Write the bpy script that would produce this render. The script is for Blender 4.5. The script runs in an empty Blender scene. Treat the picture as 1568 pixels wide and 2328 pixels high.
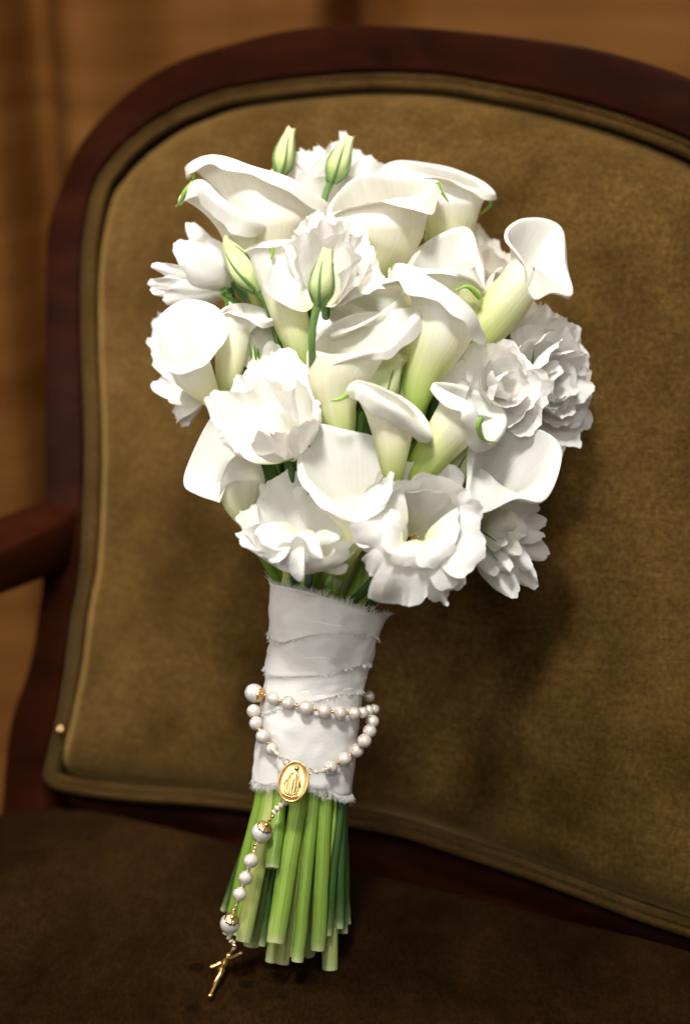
import bpy, bmesh, math, random
from mathutils import Vector, noise
rad = math.radians
S = bpy.context.scene
COL = S.collection

# ------------------------------------------------------------------ camera
PITCH = rad(20.0)
FWD = Vector((0, math.cos(PITCH), -math.sin(PITCH)))
UPV = Vector((0, math.sin(PITCH), math.cos(PITCH)))
RGT = Vector((1, 0, 0))
DIST = 0.883
ORIGIN = Vector((0, 0, 0.221))          # middle of the bouquet plane; z = 0 is the top of the seat
CAMPOS = ORIGIN - FWD * DIST
cam = bpy.data.cameras.new('camera')
camo = bpy.data.objects.new('camera', cam)
COL.objects.link(camo)
camo.location = CAMPOS
camo.rotation_euler = (rad(90) - PITCH, 0, 0)
cam.sensor_fit = 'VERTICAL'
cam.sensor_height = 36.0
cam.lens = 60.0
cam.clip_start = 0.02
cam.clip_end = 50
cam.dof.use_dof = True
cam.dof.focus_distance = DIST - 0.032
cam.dof.aperture_fstop = 3.2
S.camera = camo

# ------------------------------------------------------------------ light
S.view_settings.view_transform = 'Standard'
S.view_settings.look = 'None'
S.view_settings.exposure = 0.0
S.view_settings.gamma = 1.0
S.cycles.use_denoising = True
S.cycles.max_bounces = 12
S.cycles.diffuse_bounces = 8
S.cycles.transmission_bounces = 6
S.cycles.sample_clamp_indirect = 4.0
W = bpy.data.worlds.new('World')
S.world = W
W.use_nodes = True
bg = W.node_tree.nodes['Background']
bg.inputs[0].default_value = (1.0, 0.92, 0.82, 1)
bg.inputs[1].default_value = 0.21

def lamp(name, loc, target, size, energy, color, spread=180.0):
    l = bpy.data.lights.new(name, 'AREA')
    l.shape = 'DISK'; l.size = size; l.energy = energy; l.color = color
    l.spread = rad(spread)
    o = bpy.data.objects.new(name, l); COL.objects.link(o)
    o.location = loc
    o.rotation_euler = (Vector(target) - Vector(loc)).to_track_quat('-Z', 'Y').to_euler()
    return o
lamp('ceiling_lamp', (-0.12, -0.60, 1.36), (-0.05, 0.03, 0.29), 0.20, 0.96, (1.0, 0.96, 0.90), 36.0)
lamp('side_lamp', (-0.66, -0.20, 0.50), (-0.14, 0.14, 0.20), 0.26, 1.7, (1.0, 0.93, 0.84))
lamp('front_fill', (-0.14, -1.35, 1.20), (-0.04, 0.0, 0.29), 0.7, 0.42, (1.0, 0.98, 0.94), 34.0)  # added weak fill from above the camera, stands for no actual lamp
lamp('curtain_fill', (-0.25, 0.15, 1.75), (-0.1, 0.9, 0.35), 0.3, 25.0, (1.0, 0.86, 0.68))  # added out of view to brighten the curtain, no such lamp in the room

# ------------------------------------------------------------------ helpers
PX = 36.0 / 60.0 * DIST / 2328.0        # metres per picture unit at the bouquet plane

def ray(u, v):
    k = 36.0 / 60.0 / 2328.0
    return FWD + RGT * ((u - 784) * k) + UPV * ((1164 - v) * k)

def P(u, v, d=0.0):
    """point seen at (u, v), d centimetres nearer than the bouquet plane"""
    return CAMPOS + ray(u, v) * (DIST - d * 0.01)

def V(r, u, t):
    return (RGT * r + UPV * u - FWD * t)

TOCAM = -FWD

def tagit(o, label=None, cat=None, group=None, kind=None):
    if label: o['label'] = label
    if cat: o['category'] = cat
    if group: o['group'] = group
    if kind: o['kind'] = kind
    return o

def thing(name, loc, label, cat, group=None):
    o = bpy.data.objects.new(name, None)
    o.empty_display_size = 0.01
    COL.objects.link(o)
    o.location = loc
    return tagit(o, label, cat, group)

ROOTS = {}
def worldloc(o):
    p = Vector((0, 0, 0))
    while o is not None:
        p += o.location
        o = o.parent
    return p

class MB:
    """collects quads with uv into one mesh"""
    def __init__(self):
        self.v = []; self.f = []; self.uv = []
    def grid(self, rows, closed=False, u0=0.0, u1=1.0, t0=0.0, t1=1.0, flip=False):
        b = len(self.v); n = len(rows[0]); m = len(rows)
        for r in rows: self.v.extend(r)
        nn = n if closed else n - 1
        for i in range(m - 1):
            for j in range(nn):
                j2 = (j + 1) % n
                q = [b + i * n + j, b + i * n + j2, b + (i + 1) * n + j2, b + (i + 1) * n + j]
                ua = u0 + (u1 - u0) * j / nn; ub = u0 + (u1 - u0) * (j + 1) / nn
                va = t0 + (t1 - t0) * i / (m - 1); vb = t0 + (t1 - t0) * (i + 1) / (m - 1)
                w = [(ua, va), (ub, va), (ub, vb), (ua, vb)]
                if flip: q.reverse(); w.reverse()
                self.f.append(q); self.uv.append(w)
    def fan(self, ring, c, uvv=(0.5, 1.0), flip=False):
        b = len(self.v); n = len(ring)
        self.v.extend(ring); self.v.append(c)
        for j in range(n):
            q = [b + j, b + (j + 1) % n, b + n]
            if flip: q.reverse()
            self.f.append(q); self.uv.append([uvv] * 3)
    def build(self, name, m, parent=None, smooth=True, solid=0.0, weld=False):
        off = worldloc(parent) if parent else Vector((0, 0, 0))
        me = bpy.data.meshes.new(name)
        me.from_pydata([tuple(p - off) for p in self.v], [], self.f)
        uvl = me.uv_layers.new(name='uv')
        k = 0
        flat = []
        for w in self.uv:
            for a in w: flat.extend(a)
        uvl.data.foreach_set('uv', flat)
        if weld:
            bm = bmesh.new(); bm.from_mesh(me)
            bmesh.ops.remove_doubles(bm, verts=bm.verts, dist=1e-5)
            bm.to_mesh(me); bm.free()
        if smooth:
            me.polygons.foreach_set('use_smooth', [True] * len(me.polygons))
        me.materials.append(m)
        o = bpy.data.objects.new(name, me)
        COL.objects.link(o)
        if parent: o.parent = parent
        if solid:
            md = o.modifiers.new('thickness', 'SOLIDIFY')
            md.thickness = solid; md.offset = 0.0
        return o

def cr(p0, p1, p2, p3, t):
    t2 = t * t; t3 = t2 * t
    return 0.5 * ((2 * p1) + (p2 - p0) * t + (2 * p0 - 5 * p1 + 4 * p2 - p3) * t2 + (3 * p1 - p0 - 3 * p2 + p3) * t3)

def spline(pts, n, closed=False):
    m = len(pts); out = []
    for i in range(n):
        if closed:
            x = i / n * m; k = int(x) % m; t = x - int(x)
            out.append(cr(pts[(k - 1) % m], pts[k], pts[(k + 1) % m], pts[(k + 2) % m], t))
        else:
            x = i / (n - 1) * (m - 1); k = min(int(x), m - 2); t = x - k
            a = pts[k - 1] if k > 0 else pts[0] * 2 - pts[1]
            b = pts[k + 2] if k + 2 < m else pts[-1] * 2 - pts[-2]
            out.append(cr(a, pts[k], pts[k + 1], b, t))
    return out

def frames(pts, hint=None):
    """tangent, right, front for every point of a path"""
    hint = hint or TOCAM
    out = []
    for i in range(len(pts)):
        t = (pts[min(i + 1, len(pts) - 1)] - pts[max(i - 1, 0)]).normalized()
        f = hint - t * hint.dot(t)
        if f.length < 1e-4: f = UPV - t * UPV.dot(t)
        f.normalize()
        x = t.cross(f); x.normalize()
        out.append((t, x, f))
    return out

def tube(mb, pts, rads, n=8, caps=True, hint=None, ridge=0.0, nr=5):
    fr = frames(pts, hint); rows = []
    for p, r, (t, x, f) in zip(pts, rads, fr):
        row = []
        for j in range(n):
            a = 2 * math.pi * j / n
            rr = r * (1 + ridge * math.cos(a * nr))
            row.append(p + x * (math.cos(a) * rr) + f * (math.sin(a) * rr))
        rows.append(row)
    mb.grid(rows, closed=True)
    if caps:
        mb.fan([q.copy() for q in rows[0]], pts[0].copy(), (0.5, 0.0), flip=True)
        mb.fan([q.copy() for q in rows[-1]], pts[-1].copy(), (0.5, 1.0))

def ball(mb, c, r, n=14, m=9, axis=None, sq=(1, 1, 1)):
    if axis is None: A = (V(1, 0, 0), V(0, 1, 0), V(0, 0, 1))
    else:
        z = axis.normalized(); x = z.cross(TOCAM)
        if x.length < 1e-4: x = RGT.copy()
        x.normalize(); A = (x, z, x.cross(z))
    rows = []
    for i in range(m + 1):
        a = math.pi * i / m - math.pi / 2
        cc = max(math.cos(a), 1e-3)
        rows.append([c + A[0] * (r * sq[0] * cc * math.cos(b)) + A[1] * (r * sq[1] * math.sin(a)) + A[2] * (r * sq[2] * cc * math.sin(b))
                     for b in [2 * math.pi * j / n for j in range(n)]])
    mb.grid(rows, closed=True, flip=True)

# ------------------------------------------------------------------ materials
def newmat(name):
    m = bpy.data.materials.new(name); m.use_nodes = True
    nt = m.node_tree; nt.nodes.clear()
    out = nt.nodes.new('ShaderNodeOutputMaterial')
    return m, nt, out
def N(nt, typ, **kw):
    n = nt.nodes.new(typ)
    for k, v in kw.items(): setattr(n, k, v)
    return n
def ramp(nt, stops, interp='LINEAR'):
    r = N(nt, 'ShaderNodeValToRGB')
    e = r.color_ramp.elements
    while len(e) < len(stops): e.new(0.5)
    for el, (p, c) in zip(e, stops):
        el.position = p; el.color = tuple(c) + (1,) if len(c) == 3 else c
    r.color_ramp.interpolation = interp
    return r
def noise_uv(nt, scale, detail=3.0, src='UV', rough=0.5):
    tc = N(nt, 'ShaderNodeTexCoord')
    mp = N(nt, 'ShaderNodeMapping')
    mp.inputs['Scale'].default_value = scale
    nt.links.new(tc.outputs[src], mp.inputs[0])
    no = N(nt, 'ShaderNodeTexNoise')
    no.inputs['Scale'].default_value = 1.0
    no.inputs['Detail'].default_value = detail
    no.inputs['Roughness'].default_value = rough
    nt.links.new(mp.outputs[0], no.inputs['Vector'])
    return no
def mixc(nt, fac, a, b, mode='MIX'):
    m = N(nt, 'ShaderNodeMix', data_type='RGBA', blend_type=mode)
    for sock, val in ((m.inputs[0], fac), (m.inputs[6], a), (m.inputs[7], b)):
        if hasattr(val, 'links'): nt.links.new(val, sock)
        elif isinstance(val, (int, float)): sock.default_value = val
        else: sock.default_value = tuple(val) + (1,)
    return m.outputs[2]

def petal_mat(name, stops, vein=(70, 2.0, 1), veinamt=0.22, transl=0.3, rough=0.55, bump=0.30, vein_dark=(0.78, 0.78, 0.62), crepe=0.0):
    m, nt, out = newmat(name)
    tc = N(nt, 'ShaderNodeTexCoord')
    sp = N(nt, 'ShaderNodeSeparateXYZ'); nt.links.new(tc.outputs['UV'], sp.inputs[0])
    lo = noise_uv(nt, (7, 1.2, 1), 2)
    ma = N(nt, 'ShaderNodeMath', operation='MULTIPLY_ADD'); ma.inputs[1].default_value = 0.16; ma.inputs[2].default_value = -0.08
    nt.links.new(lo.outputs[0], ma.inputs[0])
    ad = N(nt, 'ShaderNodeMath', operation='ADD'); nt.links.new(sp.outputs[1], ad.inputs[0]); nt.links.new(ma.outputs[0], ad.inputs[1])
    r = ramp(nt, stops); nt.links.new(ad.outputs[0], r.inputs[0])
    vn = noise_uv(nt, vein, 3)
    vr = ramp(nt, [(0.35, (veinamt,) * 3), (0.65, (0, 0, 0))]); nt.links.new(vn.outputs[0], vr.inputs[0])
    col = mixc(nt, vr.outputs[0], r.outputs[0], vein_dark, 'MULTIPLY')
    b = N(nt, 'ShaderNodeBump'); b.inputs['Strength'].default_value = bump; b.inputs['Distance'].default_value = 0.0006
    nt.links.new(vn.outputs[0], b.inputs['Height'])
    if crepe:
        cn = noise_uv(nt, (150, 150, 150), 4, 'Object', 0.6)
        b0 = N(nt, 'ShaderNodeBump'); b0.inputs['Strength'].default_value = crepe; b0.inputs['Distance'].default_value = 0.0016
        nt.links.new(cn.outputs[0], b0.inputs['Height']); nt.links.new(b0.outputs[0], b.inputs['Normal'])
    p = N(nt, 'ShaderNodeBsdfPrincipled')
    nt.links.new(col, p.inputs['Base Color']); nt.links.new(b.outputs[0], p.inputs['Normal'])
    p.inputs['Roughness'].default_value = rough
    p.inputs['Specular IOR Level'].default_value = 0.3
    t = N(nt, 'ShaderNodeBsdfTranslucent'); nt.links.new(col, t.inputs[0]); nt.links.new(b.outputs[0], t.inputs['Normal'])
    mx = N(nt, 'ShaderNodeMixShader'); mx.inputs[0].default_value = transl
    nt.links.new(p.outputs[0], mx.inputs[1]); nt.links.new(t.outputs[0], mx.inputs[2])
    nt.links.new(mx.outputs[0], out.inputs[0])
    return m

WHITE = (0.90, 0.895, 0.865)
M = {}
M['calla'] = petal_mat('calla spathe', [(0.0, (0.30, 0.44, 0.06)), (0.10, (0.52, 0.61, 0.20)), (0.22, (0.75, 0.76, 0.48)), (0.34, (0.83, 0.82, 0.70)), (0.46, WHITE), (1.0, WHITE)], transl=0.26, rough=0.42)
M['calla_green'] = petal_mat('green based calla spathe', [(0.0, (0.20, 0.36, 0.03)), (0.09, (0.36, 0.50, 0.09)), (0.21, (0.62, 0.68, 0.30)), (0.32, (0.81, 0.80, 0.63)), (0.45, WHITE), (1.0, WHITE)], transl=0.26, rough=0.42)
M['calla_cream'] = petal_mat('cream calla spathe', [(0.0, (0.34, 0.46, 0.08)), (0.10, (0.60, 0.65, 0.28)), (0.22, (0.79, 0.78, 0.56)), (0.38, (0.83, 0.815, 0.71)), (0.55, (0.85, 0.84, 0.78)), (1.0, (0.83, 0.825, 0.79))], transl=0.26, rough=0.45)
M['ruffle'] = petal_mat('lisianthus petal', [(0.0, (0.72, 0.74, 0.45)), (0.22, (0.85, 0.83, 0.70)), (0.45, (0.925, 0.92, 0.895)), (1.0, (0.94, 0.935, 0.925))], vein=(22, 2.0, 1), veinamt=0.06, transl=0.28, rough=0.7, bump=0.2, crepe=0.35, vein_dark=(0.86, 0.84, 0.78))
M['ruffle_cream'] = petal_mat('creamy petal', [(0.0, (0.70, 0.70, 0.42)), (0.25, (0.84, 0.80, 0.66)), (0.6, (0.87, 0.83, 0.75)), (1.0, (0.88, 0.86, 0.81))], vein=(22, 2.0, 1), veinamt=0.06, transl=0.28, rough=0.7, bump=0.2, crepe=0.35, vein_dark=(0.86, 0.82, 0.76))
M['ruffle_green'] = petal_mat('greenish petal', [(0.0, (0.42, 0.54, 0.20)), (0.3, (0.72, 0.76, 0.50)), (0.55, (0.85, 0.84, 0.72)), (1.0, (0.88, 0.87, 0.82))], vein=(22, 2.0, 1), veinamt=0.10, transl=0.28, rough=0.7, bump=0.2, crepe=0.35, vein_dark=(0.80, 0.82, 0.66))
M['bud'] = petal_mat('bud petal', [(0.0, (0.30, 0.42, 0.14)), (0.25, (0.50, 0.58, 0.27)), (0.7, (0.62, 0.67, 0.38)), (1.0, (0.72, 0.72, 0.44))], vein=(16, 3.0, 1), veinamt=0.35, transl=0.2, rough=0.6, bump=0.4, vein_dark=(0.62, 0.74, 0.42))

def stem_mat(name, c0, c1, c2, rough=0.42, spec=0.4):
    m, nt, out = newmat(name)
    a = noise_uv(nt, (26, 1.1, 1), 3)
    r = ramp(nt, [(0.3, c0), (0.52, c1), (0.72, c2)]); nt.links.new(a.outputs[0], r.inputs[0])
    tc = N(nt, 'ShaderNodeTexCoord')
    sp = N(nt, 'ShaderNodeSeparateXYZ'); nt.links.new(tc.outputs['UV'], sp.inputs[0])
    pr = ramp(nt, [(0.95, (0, 0, 0)), (0.985, (0.18, 0.18, 0.18)), (0.998, (0.8, 0.8, 0.8))]); nt.links.new(sp.outputs[1], pr.inputs[0])
    oi = N(nt, 'ShaderNodeObjectInfo')
    vr = ramp(nt, [(0.0, (0.72, 0.78, 0.62)), (0.5, (1.0, 1.0, 1.0)), (1.0, (1.18, 1.12, 1.1))]); nt.links.new(oi.outputs['Random'], vr.inputs[0])
    body = mixc(nt, 1.0, r.outputs[0], vr.outputs[0], 'MULTIPLY')
    col = mixc(nt, pr.outputs[0], body, (0.48, 0.52, 0.27))
    b = N(nt, 'ShaderNodeBump'); b.inputs['Strength'].default_value = 0.45; b.inputs['Distance'].default_value = 0.0006
    nt.links.new(a.outputs[0], b.inputs['Height'])
    p = N(nt, 'ShaderNodeBsdfPrincipled')
    nt.links.new(col, p.inputs['Base Color']); nt.links.new(b.outputs[0], p.inputs['Normal'])
    p.inputs['Roughness'].default_value = rough
    p.inputs['Specular IOR Level'].default_value = spec
    nt.links.new(p.outputs[0], out.inputs[0])
    return m
M['stem'] = stem_mat('green calla stem', (0.13, 0.25, 0.022), (0.22, 0.37, 0.050), (0.34, 0.47, 0.13))
M['stem_pale'] = stem_mat('pale calla stem', (0.24, 0.33, 0.075), (0.35, 0.43, 0.13), (0.45, 0.51, 0.21))
M['stem_dark'] = stem_mat('dark woody stem', (0.018, 0.052, 0.010), (0.036, 0.095, 0.020), (0.08, 0.16, 0.050), 0.38)
M['leaf'] = stem_mat('leaf green', (0.03, 0.09, 0.015), (0.07, 0.17, 0.02), (0.12, 0.24, 0.04), 0.45)
M['sepal'] = stem_mat('sepal green', (0.05, 0.13, 0.03), (0.10, 0.20, 0.05), (0.18, 0.28, 0.09), 0.5)
M['tail'] = stem_mat('bright green tip', (0.16, 0.34, 0.03), (0.22, 0.42, 0.05), (0.32, 0.50, 0.12), 0.5)

def simple(name, col, rough=0.5, metal=0.0, spec=0.5, coat=0.0, sheen=0.0):
    m, nt, out = newmat(name)
    p = N(nt, 'ShaderNodeBsdfPrincipled')
    p.inputs['Base Color'].default_value = tuple(col) + (1,)
    p.inputs['Roughness'].default_value = rough; p.inputs['Metallic'].default_value = metal
    p.inputs['Specular IOR Level'].default_value = spec; p.inputs['Coat Weight'].default_value = coat
    no = noise_uv(nt, (220, 220, 220), 3, 'Object')
    b = N(nt, 'ShaderNodeBump'); b.inputs['Strength'].default_value = 0.12; b.inputs['Distance'].default_value = 0.001
    nt.links.new(no.outputs[0], b.inputs['Height']); nt.links.new(b.outputs[0], p.inputs['Normal'])
    nt.links.new(p.outputs[0], out.inputs[0])
    return m
M['gold'] = simple('polished gold', (0.90, 0.64, 0.28), 0.27, 1.0)
M['gold_satin'] = simple('satin gold', (0.86, 0.59, 0.25), 0.34, 1.0)
M['thread'] = simple('cream knotted cord', (0.72, 0.62, 0.52), 0.8)
M['stamen'] = simple('yellow stamen', (0.75, 0.55, 0.12), 0.7)

def pearl_mat(name, base, rim):
    m, nt, out = newmat(name)
    lw = N(nt, 'ShaderNodeLayerWeight'); lw.inputs[0].default_value = 0.35
    no = noise_uv(nt, (260, 260, 260), 2, 'Object')
    c = mixc(nt, lw.outputs['Facing'], base, rim)
    p = N(nt, 'ShaderNodeBsdfPrincipled')
    nt.links.new(c, p.inputs['Base Color'])
    p.inputs['Roughness'].default_value = 0.30; p.inputs['Metallic'].default_value = 0.22
    p.inputs['Coat Weight'].default_value = 1.0; p.inputs['Coat Roughness'].default_value = 0.13; p.inputs['Coat IOR'].default_value = 1.7
    p.inputs['Sheen Weight'].default_value = 0.15
    b = N(nt, 'ShaderNodeBump'); b.inputs['Strength'].default_value = 0.06; b.inputs['Distance'].default_value = 0.001
    nt.links.new(no.outputs[0], b.inputs['Height']); nt.links.new(b.outputs[0], p.inputs['Normal'])
    nt.links.new(p.outputs[0], out.inputs[0])
    return m
M['pearl'] = pearl_mat('freshwater pearl', (0.82, 0.75, 0.67), (0.70, 0.58, 0.49))
M['pearl_white'] = pearl_mat('large white pearl', (0.82, 0.81, 0.79), (0.70, 0.67, 0.63))

def cloth_mat():
    m, nt, out = newmat('raw edged white cotton')
    a = noise_uv(nt, (900, 900, 900), 2, 'Object'); bno = noise_uv(nt, (55, 55, 120), 4, 'Object')
    c = mixc(nt, bno.outputs[0], (0.73, 0.72, 0.70), (0.81, 0.80, 0.79))
    p = N(nt, 'ShaderNodeBsdfPrincipled'); nt.links.new(c, p.inputs['Base Color'])
    p.inputs['Roughness'].default_value = 0.85; p.inputs['Specular IOR Level'].default_value = 0.2
    p.inputs['Sheen Weight'].default_value = 0.2
    b1 = N(nt, 'ShaderNodeBump'); b1.inputs['Strength'].default_value = 0.25; b1.inputs['Distance'].default_value = 0.002
    nt.links.new(bno.outputs[0], b1.inputs['Height'])
    b2 = N(nt, 'ShaderNodeBump'); b2.inputs['Strength'].default_value = 0.25; b2.inputs['Distance'].default_value = 0.0005
    nt.links.new(a.outputs[0], b2.inputs['Height']); nt.links.new(b1.outputs[0], b2.inputs['Normal'])
    nt.links.new(b2.outputs[0], p.inputs['Normal'])
    nt.links.new(p.outputs[0], out.inputs[0])
    return m
M['cloth'] = cloth_mat()

def velvet_mat(name, ca, cb, scale=14.0, sheen=0.5, tint=(0.9, 0.72, 0.45), stretch=(1, 1, 1), fine=420, wet=None):
    m, nt, out = newmat(name)
    a = noise_uv(nt, tuple(scale * s for s in stretch), 6, 'Object', 0.62)
    f = noise_uv(nt, tuple(fine * s for s in stretch), 3, 'Object', 0.7)
    r = ramp(nt, [(0.28, (0, 0, 0)), (0.72, (1, 1, 1))]); nt.links.new(a.outputs[0], r.inputs[0])
    c = mixc(nt, r.outputs[0], ca, cb)
    fr = ramp(nt, [(0.3, (0.5, 0.5, 0.5)), (0.72, (1.4, 1.4, 1.4))]); nt.links.new(f.outputs[0], fr.inputs[0])
    c = mixc(nt, 0.8, c, fr.outputs[0], 'MULTIPLY')
    w1 = noise_uv(nt, (60, 60, 700), 2, 'Object', 0.6); w2 = noise_uv(nt, (700, 700, 60), 2, 'Object', 0.6)
    wr = ramp(nt, [(0.3, (0.72, 0.72, 0.72)), (0.7, (1.2, 1.2, 1.2))]); nt.links.new(w1.outputs[0], wr.inputs[0])
    wr2 = ramp(nt, [(0.3, (0.72, 0.72, 0.72)), (0.7, (1.2, 1.2, 1.2))]); nt.links.new(w2.outputs[0], wr2.inputs[0])
    c = mixc(nt, 0.6, c, wr.outputs[0], 'MULTIPLY'); c = mixc(nt, 0.6, c, wr2.outputs[0], 'MULTIPLY')
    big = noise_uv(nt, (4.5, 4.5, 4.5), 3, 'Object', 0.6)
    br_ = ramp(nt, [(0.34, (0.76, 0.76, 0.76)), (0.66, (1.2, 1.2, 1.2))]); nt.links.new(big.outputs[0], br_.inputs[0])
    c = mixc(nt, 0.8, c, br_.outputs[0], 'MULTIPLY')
    if wet:
        for (p0, rr) in wet:
            tc = N(nt, 'ShaderNodeTexCoord')
            mp = N(nt, 'ShaderNodeMapping'); mp.inputs['Location'].default_value = tuple(-x for x in p0)
            nt.links.new(tc.outputs['Object'], mp.inputs[0])
            wn = noise_uv(nt, (90, 90, 90), 2, 'Object')
            ln = N(nt, 'ShaderNodeVectorMath', operation='LENGTH'); nt.links.new(mp.outputs[0], ln.inputs[0])
            mm = N(nt, 'ShaderNodeMath', operation='MULTIPLY_ADD'); mm.inputs[1].default_value = rr * 1.4; mm.inputs[2].default_value = -rr * 0.7
            nt.links.new(wn.outputs[0], mm.inputs[0])
            sm = N(nt, 'ShaderNodeMath', operation='ADD'); nt.links.new(ln.outputs['Value'], sm.inputs[0]); nt.links.new(mm.outputs[0], sm.inputs[1])
            mr = N(nt, 'ShaderNodeMapRange'); mr.inputs[1].default_value = rr * 0.75; mr.inputs[2].default_value = rr * 1.05
            mr.inputs[3].default_value = 0.6; mr.inputs[4].default_value = 0.0
            nt.links.new(sm.outputs[0], mr.inputs[0])
            c = mixc(nt, mr.outputs[0], c, (0.004, 0.003, 0.002))
    p = N(nt, 'ShaderNodeBsdfPrincipled'); nt.links.new(c, p.inputs['Base Color'])
    p.inputs['Roughness'].default_value = 1.0; p.inputs['Specular IOR Level'].default_value = 0.0
    p.inputs['Sheen Weight'].default_value = sheen; p.inputs['Sheen Roughness'].default_value = 0.4
    p.inputs['Sheen Tint'].default_value = tuple(tint) + (1,)
    b = N(nt, 'ShaderNodeBump'); b.inputs['Strength'].default_value = 0.5; b.inputs['Distance'].default_value = 0.0012
    nt.links.new(f.outputs[0], b.inputs['Height']); nt.links.new(b.outputs[0], p.inputs['Normal'])
    nt.links.new(p.outputs[0], out.inputs[0])
    return m

def wood_mat(name, ca, cb, scale, rough, coat=0.0, dist=4.0, spec=0.3):
    m, nt, out = newmat(name)
    a = noise_uv(nt, scale, 5, 'Object', 0.6)
    a.inputs['Distortion'].default_value = dist * 0.2
    f = noise_uv(nt, tuple(s * 7 for s in scale), 3, 'Object', 0.6)
    r = ramp(nt, [(0.32, ca), (0.68, cb)]); nt.links.new(a.outputs[0], r.inputs[0])
    fr = ramp(nt, [(0.3, (0.7, 0.7, 0.7)), (0.7, (1.15, 1.15, 1.15))]); nt.links.new(f.outputs[0], fr.inputs[0])
    c = mixc(nt, 0.6, r.outputs[0], fr.outputs[0], 'MULTIPLY')
    p = N(nt, 'ShaderNodeBsdfPrincipled'); nt.links.new(c, p.inputs['Base Color'])
    p.inputs['Roughness'].default_value = rough; p.inputs['Coat Weight'].default_value = coat
    p.inputs['Coat Roughness'].default_value = 0.2
    p.inputs['Specular IOR Level'].default_value = spec
    nt.links.new(p.outputs[0], out.inputs[0])
    return m
M['mahogany'] = wood_mat('polished mahogany', (0.012, 0.0028, 0.0011), (0.029, 0.0066, 0.0024), (9, 9, 30), 0.36, 0.0, 4.0, 0.025)
M['panel'] = wood_mat('figured brown veneer', (0.14, 0.052, 0.010), (0.25, 0.115, 0.034), (3.0, 3.0, 6.0), 0.5, 0.0, 9.0)
def curtain_mat():
    m, nt, out = newmat('brown slub curtain')
    a = noise_uv(nt, (1.6, 1.6, 24.0), 4, 'Object', 0.6); a.inputs['Distortion'].default_value = 0.3
    r = ramp(nt, [(0.32, (0.15, 0.055, 0.010)), (0.70, (0.29, 0.132, 0.034))]); nt.links.new(a.outputs[0], r.inputs[0])
    p = N(nt, 'ShaderNodeBsdfPrincipled'); nt.links.new(r.outputs[0], p.inputs['Base Color'])
    p.inputs['Roughness'].default_value = 0.55; p.inputs['Specular IOR Level'].default_value = 0.2
    nt.links.new(p.outputs[0], out.inputs[0])
    return m
M['floor'] = wood_mat('brown floor boards', (0.10, 0.05, 0.02), (0.16, 0.08, 0.035), (3, 14, 3), 0.5)
M['groove'] = simple('dark gap behind the panels', (0.012, 0.007, 0.004), 0.9)

# ------------------------------------------------------------------ chair geometry
def seat_hit(u, v, z=0.0):
    r = ray(u, v); t = (z - CAMPOS.z) / r.z
    return CAMPOS + r * t
BL = seat_hit(126, 1795, -0.004); BR = seat_hit(1568, 2128, -0.004)
XC = (BR - BL); XC.z = 0; XC.normalize()                 # along the chair back
YC = Vector((XC.y, -XC.x, 0))                            # out of the back, towards the front of the seat
RECL = rad(23)
UPC = Vector((0, 0, 1)) * math.cos(RECL) - YC * math.sin(RECL)   # up along the reclined back
NB = XC.cross(UPC)
if NB.dot(YC) < 0: NB = -NB                              # out of the cushion
def back_hit(u, v, off=0.0):
    r = ray(u, v); q = BL + NB * off
    return CAMPOS + r * ((q - CAMPOS).dot(NB) / r.dot(NB))

outer = [(9, 2000), (10, 1930), (13, 1856), (23, 1738), (36, 1637), (76, 1519), (97, 1401), (107, 1317), (113, 1127), (113, 900), (114, 720), (117, 550), (127, 490), (150, 425), (200, 320), (300, 215), (400, 150), (500, 115), (650, 76), (784, 63), (900, 64), (1080, 78), (1280, 103), (1420, 133), (1568, 183), (1700, 250), (1790, 330), (1850, 450), (1890, 650), (1900, 1000), (1900, 1400), (1930, 1800), (1990, 2250)]
inner = [(105, 1763), (114, 1717), (147, 1569), (168, 1401), (185, 1317), (196, 1148), (198, 980), (190, 725), (195, 550), (220, 425), (250, 375), (300, 320), (375, 265), (450, 230), (550, 200), (784, 172), (984, 172), (1134, 195), (1284, 227), (1434, 270), (1568, 322), (1660, 375), (1725, 450), (1765, 600), (1785, 900), (1785, 1300), (1800, 1700), (1850, 2080), (1850, 2170), (1800, 2215), (1568, 2130), (1436, 2085), (1239, 2010), (1042, 1942), (894, 1895), (700, 1862), (490, 1832), (295, 1818), (177, 1803), (126, 1790)]
chair = thing('armchair', BL.lerp(BR, 0.5) - Vector((0, 0, 0.44)), 'mahogany armchair with olive brown velvet back and seat holding the bouquet', 'armchair')

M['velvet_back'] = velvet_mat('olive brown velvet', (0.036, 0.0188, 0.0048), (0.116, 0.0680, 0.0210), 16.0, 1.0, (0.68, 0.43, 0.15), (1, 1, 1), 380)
M['piping'] = velvet_mat('velvet piping', (0.042, 0.021, 0.0056), (0.078, 0.043, 0.0130), 30.0, 0.4, (0.62, 0.55, 0.28), (1, 1, 1), 500)

# back frame: a ribbon of wood between the outer and inner outline, with rounded front edge and depth
no_, ni_ = 220, 220
O_ = spline([Vector((a, b, 0)) for a, b in outer], no_)
inn_open = [(128, 2000), (118, 1870)] + inner[:30]
I_ = spline([Vector((a, b, 0)) for a, b in inn_open], ni_)
def onb(p, off): return back_hit(p.x, p.y, off)
mb = MB()
def arc_resample(pts, n):
    L = [0]
    for i in range(1, len(pts)): L.append(L[-1] + (pts[i] - pts[i - 1]).length)
    out = []; k = 0
    for i in range(n):
        t = L[-1] * i / (n - 1)
        while k < len(L) - 2 and L[k + 1] < t: k += 1
        f = (t - L[k]) / max(L[k + 1] - L[k], 1e-9)
        out.append(pts[k].lerp(pts[k + 1], min(max(f, 0), 1)))
    return out
O_ = arc_resample(O_, 200)
rowsf = []
ib = arc_resample(I_, 900)
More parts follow.
